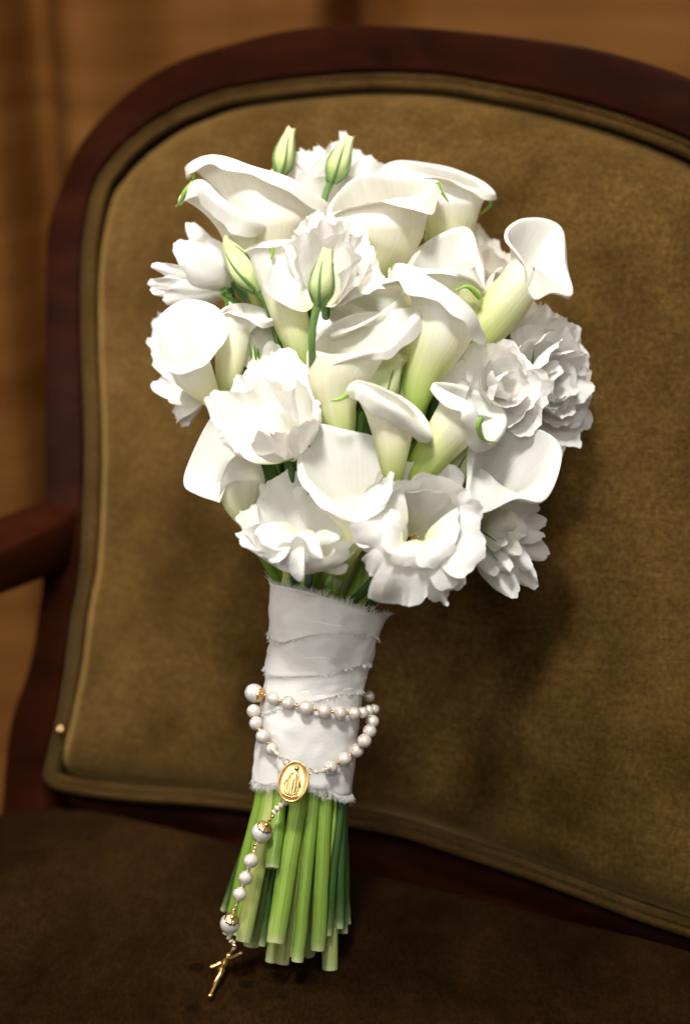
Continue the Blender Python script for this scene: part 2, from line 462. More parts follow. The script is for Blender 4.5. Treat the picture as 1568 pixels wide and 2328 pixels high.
# nearest inner point for every outer point, kept in order
I2 = []
k0 = 0
for p in O_:
    best = min(range(k0, min(k0 + 60, len(ib))), key=lambda k: (ib[k] - p).length)
    k0 = best; I2.append(ib[best])
for s in range(3):
    I2 = [I2[0]] + [(I2[i - 1] + I2[i] * 2 + I2[i + 1]) / 4 for i in range(1, len(I2) - 1)] + [I2[-1]]
FR = 0.006                                     # front of the wood stands this far out of the back plane
prof = [(1.0, -0.035), (1.0, FR - 0.005), (0.995, FR - 0.002), (0.975, FR - 0.0004), (0.94, FR), (0.90, FR), (0.5, FR + 0.0004), (0.1, FR), (0.05, FR - 0.0003), (0.02, FR - 0.0015), (0.0, FR - 0.004), (-0.03, FR - 0.010), (-0.03, -0.035)]
rows = []
for w, off in prof:
    rows.append([onb(I2[i].lerp(O_[i], w), 0) + NB * off for i in range(len(O_))])
mb.grid(rows)
mb.build('back_frame', M['mahogany'], chair)

# cushion
cen = Vector((880, 1060, 0))
def cushion_ring(f, off, n=240):
    ring = spline([Vector((a, b, 0)) for a, b in inner], n, True)
    return [onb(p, 0).lerp(onb(cen, 0), 1 - f) + NB * off for p in ring]
mb = MB(); rows = []
K = 34
for k in range(K + 1):
    f = 0.953 * (1 - k / K) + 0.004
    x = (0.957 - f) / 0.953
    off = -0.006 + 0.030 * (1 - (1 - x) ** 2.0) * 0.75 + 0.012 * min(1, x / 0.05) ** 0.5
    rows.append(cushion_ring(f, off))
mb.grid(rows, closed=True)
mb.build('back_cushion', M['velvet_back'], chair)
# backing board behind the piping
mb = MB()
mb.grid([cushion_ring(1.0, -0.012), cushion_ring(0.9, -0.012), cushion_ring(0.02, -0.012)], closed=True)
mb.build('backing', M['piping'], chair)
# double welt
def welt(f0, r, name):
    mb = MB()
    ring = spline([Vector((a, b, 0)) for a, b in inner], 260, True)
    pts = []
    n = len(ring)
    for i, p in enumerate(ring):
        t = (ring[(i + 1) % n] - ring[i - 1]).normalized()
        nn = Vector((-t.y, t.x, 0))
        if nn.dot(cen - p) < 0: nn = -nn
        sc = (onb(p, 0) - CAMPOS).dot(FWD) / DIST
        pts.append(onb(p + nn * f0 / sc, 0) + NB * 0.001)
    rows = []
    for i, p in enumerate(pts):
        t = (pts[(i + 1) % n] - pts[i - 1]).normalized(); x = t.cross(NB).normalized()
        wob = 1 + 0.05 * math.sin(i * 1.7) + 0.04 * math.sin(i * 0.63)
        rows.append([p + x * (math.cos(a) * r) + NB * (math.sin(a) * r * wob) for a in [2 * math.pi * j / 12 for j in range(12)]])
    rows.append(rows[0])
    mb.grid(rows, closed=True)
    return mb.build(name, M['piping'], chair)
welt(9, 0.0025, 'piping'); welt(29, 0.0026, 'piping')
mb = MB()
low = spline([Vector((a, b, 0)) for a, b in [(100, 1740)] + inner[:0:-1][:16] ], 60)
rows = []
for dn, off in ((-0.004, -0.04), (-0.004, -0.024), (-0.002, -0.022), (0.06, -0.022), (0.06, -0.04)):
    rows.append([onb(p, 0) - UPC * dn + NB * off for p in low])
mb.grid(rows)
mb.build('bottom_rail', M['mahogany'], chair)
# upholstery tack
mb = MB(); c = back_hit(138, 1659, 0.007)
ball(mb, c, 0.0030, 12, 8)
mb.build('tack', M['gold'], chair)

# armrest: swept bar from the left post towards the front of the chair
mb = MB()
a0 = back_hit(150, 1150, 0.0)
aup = Vector((0, 0, 1))
path = [a0 + YC * d - XC * s + aup * z for d, s, z in ((-0.02, 0.000, 0.002), (0.01, 0.004, 0.002), (0.05, 0.012, 0.0), (0.10, 0.030, -0.004), (0.16, 0.048, -0.008), (0.24, 0.06, -0.010), (0.33, 0.06, -0.014))]
path = spline(path, 30)
rows = []
for i, p in enumerate(path):
    t = (path[min(i + 1, 29)] - path[max(i - 1, 0)]).normalized()
    x = t.cross(aup).normalized(); z = x.cross(t)
    g = min(1, i / 12.0)
    w = 0.014 + 0.010 * g; h = 0.042 - 0.012 * g
    prof_ = []
    for j in range(20):
        a = 2 * math.pi * j / 20
        cx, sz = math.cos(a), math.sin(a)
        e = 0.3
        prof_.append(p + x * (w * math.copysign(abs(cx) ** e, cx)) + z * ((h * 0.5) * math.copysign(abs(sz) ** e, sz) - h * 0.5))
    rows.append(prof_)
mb.grid(rows, closed=True)
mb.fan([q.copy() for q in rows[0]], sum(rows[0], Vector()) / 20)
mb.fan([q.copy() for q in rows[-1]], sum(rows[-1], Vector()) / 20)
mb.build('armrest', M['mahogany'], chair)
# front arm support and legs, seat rail
def bar(name, pts, w, d):
    mb = MB(); rows = []
    for p, ww, dd in zip(pts, w, d):
        rows.append([p + XC * sx * ww + YC * sy * dd for sx, sy in ((-1, -1), (-1, 0), (-1, 1), (0, 1), (1, 1), (1, 0), (1, -1), (0, -1))])
    mb.grid(rows, closed=True); mb.fan([q.copy() for q in rows[0]], pts[0].copy()); mb.fan([q.copy() for q in rows[-1]], pts[-1].copy())
    return mb.build(name, M['mahogany'], chair, smooth=False)
af = path[27] - aup * 0.03
sup = [af, af - aup * 0.08 + YC * 0.01, af - aup * 0.16]
bar('arm_support', sup, (0.016, 0.013, 0.016), (0.018, 0.014, 0.018))
# seat: crowned cushion
back_line = BL.lerp(BR, 0.5)
def seat_pt(a, b, z=0.0):           # a along the back from the left bottom corner, b forward
    q = BL + XC * a + YC * b; q.z = z
    return q
sw = (BR - BL).length * 1.16
SA0, SA1, SB0, SB1 = -0.042, sw + 0.02, 0.004, 0.50
WET = []
for (u, v, rr) in ((448, 2197, 0.0050), (437, 2290, 0.0042), (560, 2236, 0.0038), (690, 2222, 0.006), (640, 2228, 0.005)):
    WET.append((seat_hit(u, v, 0.0) - chair.location, rr))
M['velvet_seat'] = velvet_mat('dark brown velvet seat', (0.0085, 0.0042, 0.0014), (0.026, 0.0125, 0.0045), 22.0, 0.03, (0.6, 0.4, 0.2), (1.0, 0.45, 1.0), 520, WET)
mb = MB(); rows = []
nx, ny = 90, 70
acx, bcy = (SA0 + SA1) / 2, (SB0 + SB1) / 2
for i in range(ny + 1):
    row = []
    for j in range(nx + 1):
        # superellipse mapping of the square
        x = -1 + 2 * j / nx; y = -1 + 2 * i / ny
        a = acx + (SA1 - SA0) / 2 * x; b = bcy + (SB1 - SB0) / 2 * y
        e = max(abs(x) ** 3.0, abs(y) ** 3.0); rr = (abs(x) ** 7 + abs(y) ** 7) ** (1 / 7)
        if rr > 1: a = acx + (a - acx) / rr; b = bcy + (b - bcy) / rr
        rr = min(rr, 1)
        edge = 1 - max(0, (rr - 0.93) / 0.07) ** 2
        z = -0.026 + 0.026 * math.sqrt(max(edge, 0))
        z += 0.002 * noise.noise(Vector((a * 9, b * 9, 0)))
        row.append(seat_pt(a, b, z))
    rows.append(row)
mb.grid(rows)
skirt = rows[-1]
mb.build('seat_cushion', M['velvet_seat'], chair)
mb = MB()
loop = rows[0] + [r[-1] for r in rows[1:]] + rows[-1][-2::-1] + [r[0] for r in rows[-2:0:-1]]
mb.grid([[p - aup * 0.0 for p in loop], [p - aup * 0.03 for p in loop]], closed=True)
mb.build('seat_border', M['velvet_seat'], chair)
mb = MB()
mb.grid([[p - aup * 0.0302 for p in loop], [p - aup * 0.075 for p in loop]], closed=True)
mb.build('seat_rail', M['mahogany'], chair)
for a, b in ((0.0, 0.02), (sw - 0.03, 0.02), (0.0, 0.45), (sw - 0.03, 0.45)):
    q = seat_pt(a, b, -0.08)
    bar('leg', [q, q - aup * 0.18, q - aup * 0.36 + YC * (0.03 if b > 0.2 else -0.04)], (0.022, 0.018, 0.013), (0.022, 0.018, 0.013))

# ------------------------------------------------------------------ room behind
FZ = -0.44
mb = MB()
mb.grid([[Vector((-4, -3, FZ)), Vector((4, -3, FZ))], [Vector((-4, 1.2, FZ)), Vector((4, 1.2, FZ))]])
fl = mb.build('floor', M['floor']); fl['kind'] = 'structure'
WY = 0.85
wall = MB()
wall.grid([[Vector((-3, WY + 0.16, FZ)), Vector((3, WY + 0.16, FZ))], [Vector((-3, WY + 0.16, 2.2)), Vector((3, WY + 0.16, 2.2))]])
wallo = wall.build('wall', M['groove']); wallo['kind'] = 'structure'
def wall_hit(u, v):
    r = ray(u, v); return CAMPOS + r * ((WY - 0.10 - CAMPOS.y) / r.y)
M['curtain'] = curtain_mat()
cr1, cr2 = wall_hit(106, 500).x, wall_hit(815, 20).x
creases = [(cr1 - 0.62, .035, .1), (cr1 - 0.30, .03, .05), (cr1, .024, .11), (cr1 + 0.20, .05, .05), (cr2 - 0.16, .045, .05), (cr2, .028, .12), (cr2 + .42, .05, .06), (cr2 + 0.75, .03, .16), (cr2 + 1.2, .03, .16)]
def fold(x, z):
    y = 0.014 * math.sin(x * 13 + 0.5 * math.sin(z * 1.1)) + 0.007 * math.sin(x * 31 + z * 0.7)
    for c, w, d in creases:
        y += d * math.exp(-((x - c - 0.012 * math.sin(z * 1.7 + c * 9)) / w) ** 2)
    return y
cur = thing('curtain', Vector((0, WY, FZ)), 'warm brown curtain with deep vertical folds hanging behind the armchair', 'curtain')
mb = MB(); rows = []
for i in range(31):
    z = FZ + 0.01 + (2.2 - FZ) * i / 30
    rows.append([Vector((x, WY - 0.10 + fold(x, z), z)) for x in [-1.9 + 3.8 * k / 520 for k in range(521)]])
mb.grid(rows)
mb.build('drape', M['curtain'], cur)
mb = MB(); tube(mb, [Vector((-2.0, WY - 0.05, 2.22)), Vector((0, WY - 0.05, 2.22)), Vector((2.0, WY - 0.05, 2.22))], [0.014] * 3, 12)
mb.build('curtain_rod', M['mahogany'], cur)

# ------------------------------------------------------------------ bouquet: stems, callas, ruffled flowers
FEET = {}
HEM = {519: 588, 543: 610, 553: 622, 619: 636, 626: 682, 676: 714, 722: 741, 746: 772, 760: 781, 782: 788, 584: 648, 595: 654, 750: 752, 660: 702, 690: 730, 617: 664, 571: 632, 508: 602}
def inside(u, c, h, dm, d, r):
    x = min(abs(u - c) / h, 0.9)
    lim = max(dm * math.sqrt(1 - x * x) - r * 100 - 0.25, 0.05)
    return max(-lim, min(lim, d))
def stem_path(base, foot, neck, r):
    """flower base -> top of the ribbon -> through the ribbon -> cut end"""
    hu = max(595, min(779, HEM.get(foot[0], 690 + (foot[0] - 640) * 0.75)))
    nu = max(642, min(836, neck[0]))
    nd = inside(nu, 747, 127, 2.45, neck[2], r)
    nk = P(nu, 1318 + (nu - 620) * 0.305, nd)
    nk2 = P(nu - 4, 1440, nd * 0.95)
    hm = P(hu, 1800, inside(hu, 687, 108, 2.2, foot[2], r))
    ft = P(*foot)
    d0 = (base - nk)
    pts = [base, base.lerp(nk, 0.4) + V(0, 0, -1) * 0.003 * min(1, d0.length / 0.08), base.lerp(nk, 0.8), nk, nk2, nk2.lerp(hm, .5), hm, hm.lerp(ft, .5), ft]
    return spline(pts, 42)
def add_stem(root, base, foot, neck, r0, r1, mat, cut=True):
    pts = stem_path(base, foot, neck, r1)
    n = len(pts)
    sd = base.x * 91 + base.z * 57
    rads = [(r0 + (r1 - r0) * min(1, i / 10.0)) * (1 + 0.07 * noise.noise(Vector((i * 0.23, sd, 0))) + 0.05 * math.exp(-((i - n * .86) / 0.8) ** 2) * (1 if noise.noise(Vector((sd, 3, 1))) > 0 else 0)) for i in range(n)]
    for i in range(n - 9, n - 1):
        pts[i] = pts[i] + V(noise.noise(Vector((i * .5, sd, 4))), 0, noise.noise(Vector((i * .5, sd, 8)))) * 0.0006
    rads[-1] *= 0.94
    # a slightly flared, bevelled cut end
    mb = MB()
    tube(mb, pts, rads, 12, True)
    return mb.build('stem', mat, root)

def calla(label, axis, rim, d, dr, mat='calla', roll=0.25, rolls=None, ang=150, th0=180.0, closed=True, tail=None, stem=None, dd=None, flare=0.55, rippl=0.0, wav=1.0, seed=0, nS=72):
    """axis: (u, v, r[, dd]) base to throat; rim: 8+ compass points (u, v[, dd]) from th0 on"""
    rnd = random.Random(seed + int(axis[0][0]))
    ax = [P(a[0], a[1], d + (a[3] if len(a) > 3 else 0)) for a in axis]
    ar = [a[2] * PX for a in axis]
    root = thing('calla_lily', ax[0], label, 'calla lily', 'white calla lilies in the bouquet')
    m = len(rim)
    RP = []
    for i, q in enumerate(rim):
        th = rad(th0 + 360.0 * i / (m if closed else m - 1))
        z = q[2] if len(q) > 2 else dr * math.sin(th)
        RP.append(P(q[0], q[1], d + (axis[-1][3] if len(axis[-1]) > 3 else 0) + z))
    rl = rolls if rolls else [roll] * m
    rc = spline(RP, nS, closed)
    rv = spline([Vector((x, 0, 0)) for x in rl], nS, closed)
    fa = spline(ax, 14); fr_ = [v.x for v in spline([Vector((r, 0, 0)) for r in ar], 14)]
    fm = frames(fa)
    rows = []
    def ringpt(k, s):
        th = rad(th0) + 2 * math.pi * s
        t, x, f = fm[k]
        r = fr_[k]
        if not closed: r *= 0.93 + 0.14 * s
        return fa[k] + x * (math.cos(th) * r) + f * (math.sin(th) * r)
    ss = [i / nS if closed else i / (nS - 1) for i in range(nS)]
    for k in range(14): rows.append([ringpt(k, s) for s in ss])
    # flare to the rim
    NF = 12
    T = fm[-1][0]
    thr = rows[-1]
    ctl = []
    for i in range(nS):
        dv = rc[i] - thr[i]
        al = max(dv.dot(T), 0.15 * dv.length)
        ctl.append(thr[i] + T * (al * flare * 0.62) + dv * 0.26)
    for k in range(1, NF + 1):
        t = k / NF
        row = []
        for i in range(nS):
            p = thr[i] * (1 - t) ** 2 + ctl[i] * (2 * t * (1 - t)) + rc[i] * t * t
            row.append(p)
        rows.append(row)
    # rolled lip
    cen_ = sum(rc, Vector()) / nS
    A = rad(ang); NR = 9
    base = rows[-1]; prev = rows[-2]
    nrm = []; vote = 0.0
    for i in range(nS):
        tr = (base[i] - prev[i]).normalized()
        a, b = (i - 1, (i + 1) % nS) if closed else (max(i - 1, 0), min(i + 1, nS - 1))
        tg = (base[b] - base[a]).normalized()
        tr = (tr - tg * tr.dot(tg)).normalized()
        o = tr.cross(tg).normalized()
        ref = base[i] - cen_
        vote += o.dot(ref.normalized())
        nrm.append([tr, o])
    if vote < 0: nrm = [[a_, -b_] for a_, b_ in nrm]
    # smooth the frame along the rim
    for it in range(6):
        new = []
        for i in range(nS):
            a, b = (i - 1, (i + 1) % nS) if closed else (max(i - 1, 0), min(i + 1, nS - 1))
            new.append([(nrm[a][0] + nrm[i][0] * 2 + nrm[b][0]).normalized(), (nrm[a][1] + nrm[i][1] * 2 + nrm[b][1]).normalized()])
        nrm = new
    for k in range(1, NR + 1):
        row = []
        for i in range(nS):
            vr_ = 1 + 0.22 * noise.noise(Vector((math.cos(6.283 * ss[i]) * 1.6, math.sin(6.283 * ss[i]) * 1.6, seed * 3.7)))
            R = max(rv[i].x, 0.01) * 0.0058 * vr_
            am_ = A * 0.76 * (1 + 0.15 * noise.noise(Vector((math.cos(6.283 * ss[i]) * 2, math.sin(6.283 * ss[i]) * 2, seed * 1.7 + 9))))
            f_ = k / NR
            ph = am_ * min(1, f_ / 0.62)
            q = base[i] + nrm[i][0] * (R * math.sin(ph)) + nrm[i][1] * (R * (1 - math.cos(ph)))
            if f_ > 0.62:
                ex_ = R * (2.1 + 1.2 * noise.noise(Vector((math.cos(6.283 * ss[i]) * 2.4, math.sin(6.283 * ss[i]) * 2.4, seed * 2.3 + 4)))) * (f_ - 0.62) / 0.38
                q = q + (nrm[i][0] * math.cos(ph) + nrm[i][1] * math.sin(ph)) * ex_
            row.append(q)
        rows.append(row)
    # gentle waviness
    for r_i, row in enumerate(rows):
        g = max(0, (r_i - 12) / len(rows))
        for i in range(nS):
            q = row[i]
            row[i] = q + nrm[i][1] * (0.0034 * wav * g * noise.noise(q * 42 + Vector((seed, 0, 0))) + 0.0009 * g * noise.noise(q * 130 + Vector((seed, 5, 0))))
    mb = MB()
    tot = len(rows) - 1
    mb.grid(rows, closed=closed)
    sp = mb.build('spathe', M[mat], root)
    if tail:
        mb = MB()
        tp = spline([P(a, b, d + c) for a, b, c in tail], 12)
        tube(mb, tp, [0.0013 * (1 - i / 12.5) + 0.0002 for i in range(12)], 7)
        mb.build('tip', M['tail'], root)
    if stem:
        add_stem(root, ax[0] + (ax[1] - ax[0]) * 0.12, stem[0], stem[1], max(ar[0] * 0.9, 0.0034), stem[2] * PX * 1.2, M[stem[3]])
    return root

def petal_mesh(base, tip, width, face, bulge=0.25, curl=0.1, cup=0.2, ruf=0.06, seed=0, nphi=34, nrho=20, point=0.0, kr=(1.7, 4.2)):
    """one broad fan shaped petal; face: the direction its inner side looks; sizes relative to its length"""
    rnd = random.Random(seed * 7919 + 13)
    d = tip - base; L = d.length; d = d / L
    n = face - d * face.dot(d)
    if n.length < 1e-4: n = TOCAM - d * TOCAM.dot(d)
    n.normalize(); s = d.cross(n)
    ruf = ruf * 0.62
    S0 = rnd.uniform(0, 90)
    asym = rnd.uniform(-0.12, 0.12)
    tw = rnd.uniform(-0.3, 0.3)
    nz = lambda a, b, c=0.0: noise.noise(Vector((a, b + S0, c)))
    fold = rnd.uniform(-.5, .5)
    rows = []
    for i in range(nrho + 1):
        r = i / nrho
        row = []
        for j in range(nphi + 1):
            f = -1 + 2 * j / nphi
            h = 1 - (0.20 + 0.30 * point) * abs(f) ** (2.4 - 1.2 * point) + asym * f * 0.5
            h *= 1 + 0.12 * nz(f * 1.8, 0) * (1 - point) + 0.030 * nz(f * 6, 5) + 0.016 * nz(f * 15, 9)
            g = 0.10 + 0.90 * (r ** 0.72) * (1 - 0.20 * max(0, (r - 0.6) / 0.4) ** 2 * (1 + point * 1.6))
            x = width * 0.5 * f * g
            y = r * h
            off = -bulge * L * 4 * y * (1 - y) * 0.5 - curl * L * max(0, y) ** 4
            off += cup * width * f * f * r * 0.6
            e = abs(f) ** 3
            am = ruf * L * (r ** 4.5 + 0.2 * e * r)
            off += am * 3.0 * (nz(f * kr[0], r * 0.9, 1) + 0.35 * r ** 4 * nz(f * kr[1], r * 1.2, 4))
            off += ruf * L * 0.9 * r * nz(f * 1.3, r * 1.8, 8)
            off += tw * x * r + 0.05 * width * r * math.exp(-((f - fold) / 0.2) ** 2) * (0.5 if ruf > 0.02 else 0)
            xx = x + am * 1.1 * nz(f * kr[1], 30, 2)
            row.append(base + d * (y * L) + s * xx + n * off)
        rows.append(row)
    return rows

def put_petal(root, rows, mat, name='petal', label=None):
    mb = MB(); mb.grid(rows)
    o = mb.build(name, M[mat], root)
    if label: o['label'] = label
    return o

def flower(name, label, cat, base, group, sepals=None, stem=None, stem_base=None, r0=0.002):
    root = thing(name, base, label, cat, group)
    if sepals:
        for (a, b, dd_, w) in sepals:
            put_petal(root, petal_mesh(base, P(a, b, dd_), w * PX, TOCAM, 0.15, 0.1, 0.25, 0.0, int(a), 6, 8, 1.0), 'sepal', 'sepal')
    if stem: add_stem(root, base, stem[0], stem[1], r0, stem[2] * PX, M[stem[3]])
    return root

def bloom_tips(root, base, plist, mat, axis, seed=0, point=0.0, wide=1.25):
    """petals whose tips are given: (u, v, d, width, bulge, curl, cup, ruffle[, faceoverride])"""
    for i, q in enumerate(plist):
        tip = P(q[0], q[1], q[2])
        b = base if len(q) < 10 or q[9] is None else P(*q[9])
        face = q[8] if len(q) > 8 and q[8] is not None else axis
        put_petal(root, petal_mesh(b, tip, q[3] * PX * wide, face, q[4], q[5], q[6], q[7], seed + i, point=point), mat)

def bloom_auto(root, base, axis, R, layers, mat, seed=0, mats=None):
    axis = axis.normalized()
    x = axis.cross(TOCAM)
    if x.length < 0.05: x = axis.cross(UPV)
    x.normalize(); y = axis.cross(x)
    rnd = random.Random(seed)
    c = 0
    for li, (n, el, lf, wf, bu, cu, cup, ru) in enumerate(layers):
        a0 = rnd.uniform(0, 6.28)
        for k in range(n):
            a = a0 + 2 * math.pi * k / n + rnd.uniform(-0.22, 0.22)
            e = rad(el + rnd.uniform(-7, 7))
            out = x * math.cos(a) + y * math.sin(a)
            d = axis * math.cos(e) + out * math.sin(e)
            L = R * lf * rnd.uniform(0.9, 1.1)
            face = axis * math.sin(e) - out * math.cos(e)
            put_petal(root, petal_mesh(base + out * R * 0.02, base + d * L, R * wf * rnd.uniform(0.9, 1.1), face, bu, cu, cup, ru, seed * 31 + c), mat)
            c += 1

GC = 'white ruffled lisianthus in the bouquet'

# feet of the stems: (u, v, d), neck (u, v, d), radius in units, material
# ---- calla lilies
calla('large calla at the upper left with long rolled lip and tip bent left', [(640, 700, 16), (628, 640, 34), (618, 570, 62), (612, 520, 88)],
      [(437, 376, .3), (474, 372, -.4), (575, 412, -.8), (665, 440, -.8), (742, 468, 0), (668, 434, 1.4), (580, 402, 1.7), (490, 366, 1.2)],
      -1.0, 1.3, 'calla_cream', rolls=[.3, .2, .15, .15, .35, .62, .7, .55], ang=200, seed=1, tail=[(437, 385, .6), (440, 402, .8), (444, 415, .7)],
      stem=((519, 2124, 0.6), (625, 1400, 0.3), 11.5, 'stem'))
calla('smaller calla at the far upper left with drooping green tip', [(600, 720, 16, -.3), (570, 620, 26), (550, 560, 36), (545, 530, 42)],
      [(411, 452, .2), (446, 424, -.3), (520, 472, -.6), (575, 500, -.5), (598, 514, 0), (562, 490, 1.3), (512, 456, 1.5), (464, 415, 1.0)],
      0.6, 1.0, 'calla_cream', rolls=[.2, .2, .12, .12, .25, .46, .52, .5], ang=200, seed=2, tail=[(440, 415, .9), (420, 436, 1.0), (411, 458, .8), (400, 470, .6)],
      stem=((543, 2126, 1.2), (640, 1400, 0.9), 12, 'stem'))
calla('calla at the top centre with broad lip folded to the right', [(835, 650, 20, -.4), (845, 610, 46), (858, 570, 82), (862, 530, 100)],
      [(752, 484, .2), (775, 440, -1.0), (829, 404, -1.3), (920, 414, -.8), (990, 414, .6), (935, 458, 2.0), (868, 476, 1.9), (800, 484, 1.4)],
      -0.2, 1.4, 'calla_cream', rolls=[.2, .2, .25, .2, .15, .62, .42, .3], ang=175, seed=3, tail=[(993, 415, 1), (1003, 436, 1), (1019, 459, .8)],
      stem=((617, 2186, 0.3), (665, 1400, -0.6), 13, 'stem_pale'))
calla('calla at the upper right with long lip and green hooked tip', [(1010, 620, 20, -.6), (1015, 560, 44), (1020, 510, 62), (1020, 475, 74)],
      [(882, 378, .2), (918, 370, -.8), (1000, 386, -1.0), (1080, 412, -.6), (1116, 438, .3), (1075, 436, 1.3), (1010, 422, 1.5), (940, 398, 1.2)],
      -3.0, 1.1, 'calla', rolls=[.25, .25, .25, .25, .2, .34, .36, .34], ang=170, seed=4, tail=[(1113, 440, .6), (1114, 466, .6), (1092, 487, .6)],
      stem=((690, 2170, -1.6), (760, 1400, -1.5), 11, 'stem_pale'))
calla('upright pale calla left of the centre seen from behind with notched tip', [(708, 850, 18, -.6), (690, 810, 28, -.3), (668, 750, 38), (648, 680, 44), (630, 610, 54)],
      [(559, 574, 0), (580, 556, -1.0), (625, 548, -1.2), (672, 548, -1.0), (698, 572, 0), (655, 556, 1.4), (618, 562, 1.6), (585, 564, 1.2)],
      2.0, 1.2, 'calla', roll=.07, ang=110, seed=5, tail=[(618, 563, 1.9), (619, 576, 1.9), (616, 590, 1.9)],
      stem=((553, 2140, 2.0), (655, 1400, 1.3), 15, 'stem_pale'))
calla('half hidden calla behind the tall curled lip right of centre', [(1090, 750, 18, -.8), (1070, 700, 30), (1045, 660, 48), (1030, 640, 60)],
      [(938, 602, .2), (980, 556, -.8), (1058, 524, -1.0), (1078, 590, -.4), (1102, 655, .2), (1070, 628, 1.2), (1030, 612, 1.6), (980, 614, 1.2)],
      1.2, 1.2, 'calla', rolls=[.2, .3, .3, .3, .15, .25, .25, .2], ang=150, wav=2.0, seed=6, tail=[(1090, 676, 1.2), (1062, 652, 1.8), (1033, 660, 1.8)],
      stem=((700, 2190, -1.0), (770, 1400, -0.8), 12, 'stem_pale'))
calla('trumpet calla at the far right flaring open to the upper right', [(1040, 820, 26, -.8), (1085, 768, 44), (1140, 700, 52), (1180, 648, 48), (1200, 610, 44)],
      [(1153, 532, .4), (1206, 500, -.5), (1270, 518, -.8), (1281, 600, -.3), (1297, 668, .2), (1252, 664, .7), (1211, 676, 1.0), (1190, 596, .9)],
      0.8, .9, 'calla', rolls=[.12, .16, .2, .2, .16, .12, .10, .10], ang=120, wav=1.9, seed=7, flare=0.3,
      stem=((722, 2159, 1.4), (800, 1400, 1.2), 14, 'stem'))
calla('tall calla right of the centre with broad lip curling down', [(948, 958, 16, -.2), (945, 920, 27), (960, 850, 43), (986, 790, 60), (1004, 748, 68)],
      [(896, 612, .4), (918, 606, .2), (985, 650, -.6), (1050, 715, -.6), (1078, 752, .4), (1052, 704, 1.5), (996, 652, 1.8), (934, 608, 1.3)],
      4.0, 1.4, 'calla_green', rolls=[.3, .2, .2, .25, .34, .6, .62, .46], ang=200, seed=8, tail=[(893, 605, .9), (897, 622, 1.0), (907, 638, .9)],
      stem=((676, 2186, 2.4), (742, 1400, 1.9), 12, 'stem'))
calla('middle calla with wide lip pointing right above the small bud', [(778, 1000, 26, -.4), (774, 960, 34), (766, 912, 44), (766, 865, 64), (780, 825, 76)],
      [(698, 850, .3), (722, 774, -.8), (800, 722, -1.2), (880, 712, -.7), (938, 708, .4), (884, 782, 1.6), (836, 796, 2.1), (765, 824, 1.7)],
      4.6, 1.4, 'calla_cream', rolls=[.1, .15, .2, .2, .4, .3, .22, .16], ang=150, seed=9,
      stem=((626, 2143, 2.7), (700, 1400, 2.0), 18, 'stem'))
calla('calla tucked behind the middle calla with pale petal showing above it', [(880, 812, 20, -.6), (905, 770, 28), (915, 725, 40), (890, 705, 62)],
      [(716, 742, .2), (742, 690, -.8), (800, 664, -1.0), (860, 652, -.6), (920, 642, .2), (905, 690, 1.0), (840, 730, 1.3), (760, 760, 1.0)],
      2.6, 1.2, 'calla_green', roll=.15, ang=130, seed=10,
      stem=((660, 2172, 1.2), (735, 1400, 0.6), 11, 'stem_pale'))
calla('cup shaped calla at the left edge opening towards the viewer', [(498, 945, 9, -.9), (484, 912, 20, -.5), (462, 880, 33, 0), (440, 848, 45, .3)],
      [(360, 764, .2), (372, 716, -.2), (424, 684, -.2), (490, 706, .2), (466, 778, 1.0), (440, 814, 1.5), (406, 832, 1.6), (372, 808, 1.0)],
      2.6, 1.2, 'calla', rolls=[.14, .14, .12, .2, .5, .4, .2, .12], ang=135, seed=11, flare=0.4,
      stem=((571, 2150, 0.2), (632, 1400, -0.6), 16, 'stem_pale'))
calla('yellowish calla beside the left cup with lip stretched to the right', [(512, 905, 12, -.6), (518, 862, 27), (526, 800, 36), (530, 755, 38)],
      [(492, 724, .2), (522, 700, -.6), (560, 694, -.8), (600, 704, -.4), (630, 716, .2), (592, 730, 1.0), (555, 720, 1.1), (520, 712, .9)],
      1.6, .9, 'calla_cream', rolls=[.15, .2, .2, .2, .22, .2, .15, .12], ang=150, seed=12,
      stem=((584, 2100, 0.2), (650, 1400, 0.1), 8, 'stem'))
calla('small calla at the centre with thin green tip and curled right end', [(893, 1085, 22, -.5), (893, 1040, 31), (892, 990, 42), (890, 955, 50)],
      [(798, 884, .6), (815, 868, -.2), (870, 888, -.7), (922, 922, -.5), (978, 986, .5), (926, 938, 1.5), (874, 904, 1.7), (828, 874, 1.3)],
      6.2, 1.1, 'calla_cream', rolls=[.2, .15, .15, .2, .5, .5, .48, .44], ang=195, seed=13, tail=[(790, 896, 1.4), (772, 908, 1.4), (750, 911, 1.2)],
      stem=((642, 2190, 1.4), (715, 1400, 1.0), 13, 'stem_pale'))
calla('stout green calla right of centre with lip wound into a spiral', [(935, 1100, 28, -.8), (968, 1052, 37), (1008, 1000, 46), (1042, 955, 54)],
      [(992, 874, .4), (1046, 886, -.6), (1108, 912, -.9), (1140, 948, -.4), (1108, 996, .6), (1092, 958, 1.6), (1072, 922, 1.8), (1030, 898, 1.4)],
      5.0, 1.2, 'calla_green', rolls=[.2, .28, .3, .36, .34, .42, .42, .34], ang=175, seed=14, tail=[(1094, 950, 2.0), (1086, 972, 2.0), (1100, 1000, 1.6), (1128, 1006, 1.2)],
      stem=((750, 2203, 0.2), (812, 1400, 0.8), 15, 'stem_pale'))
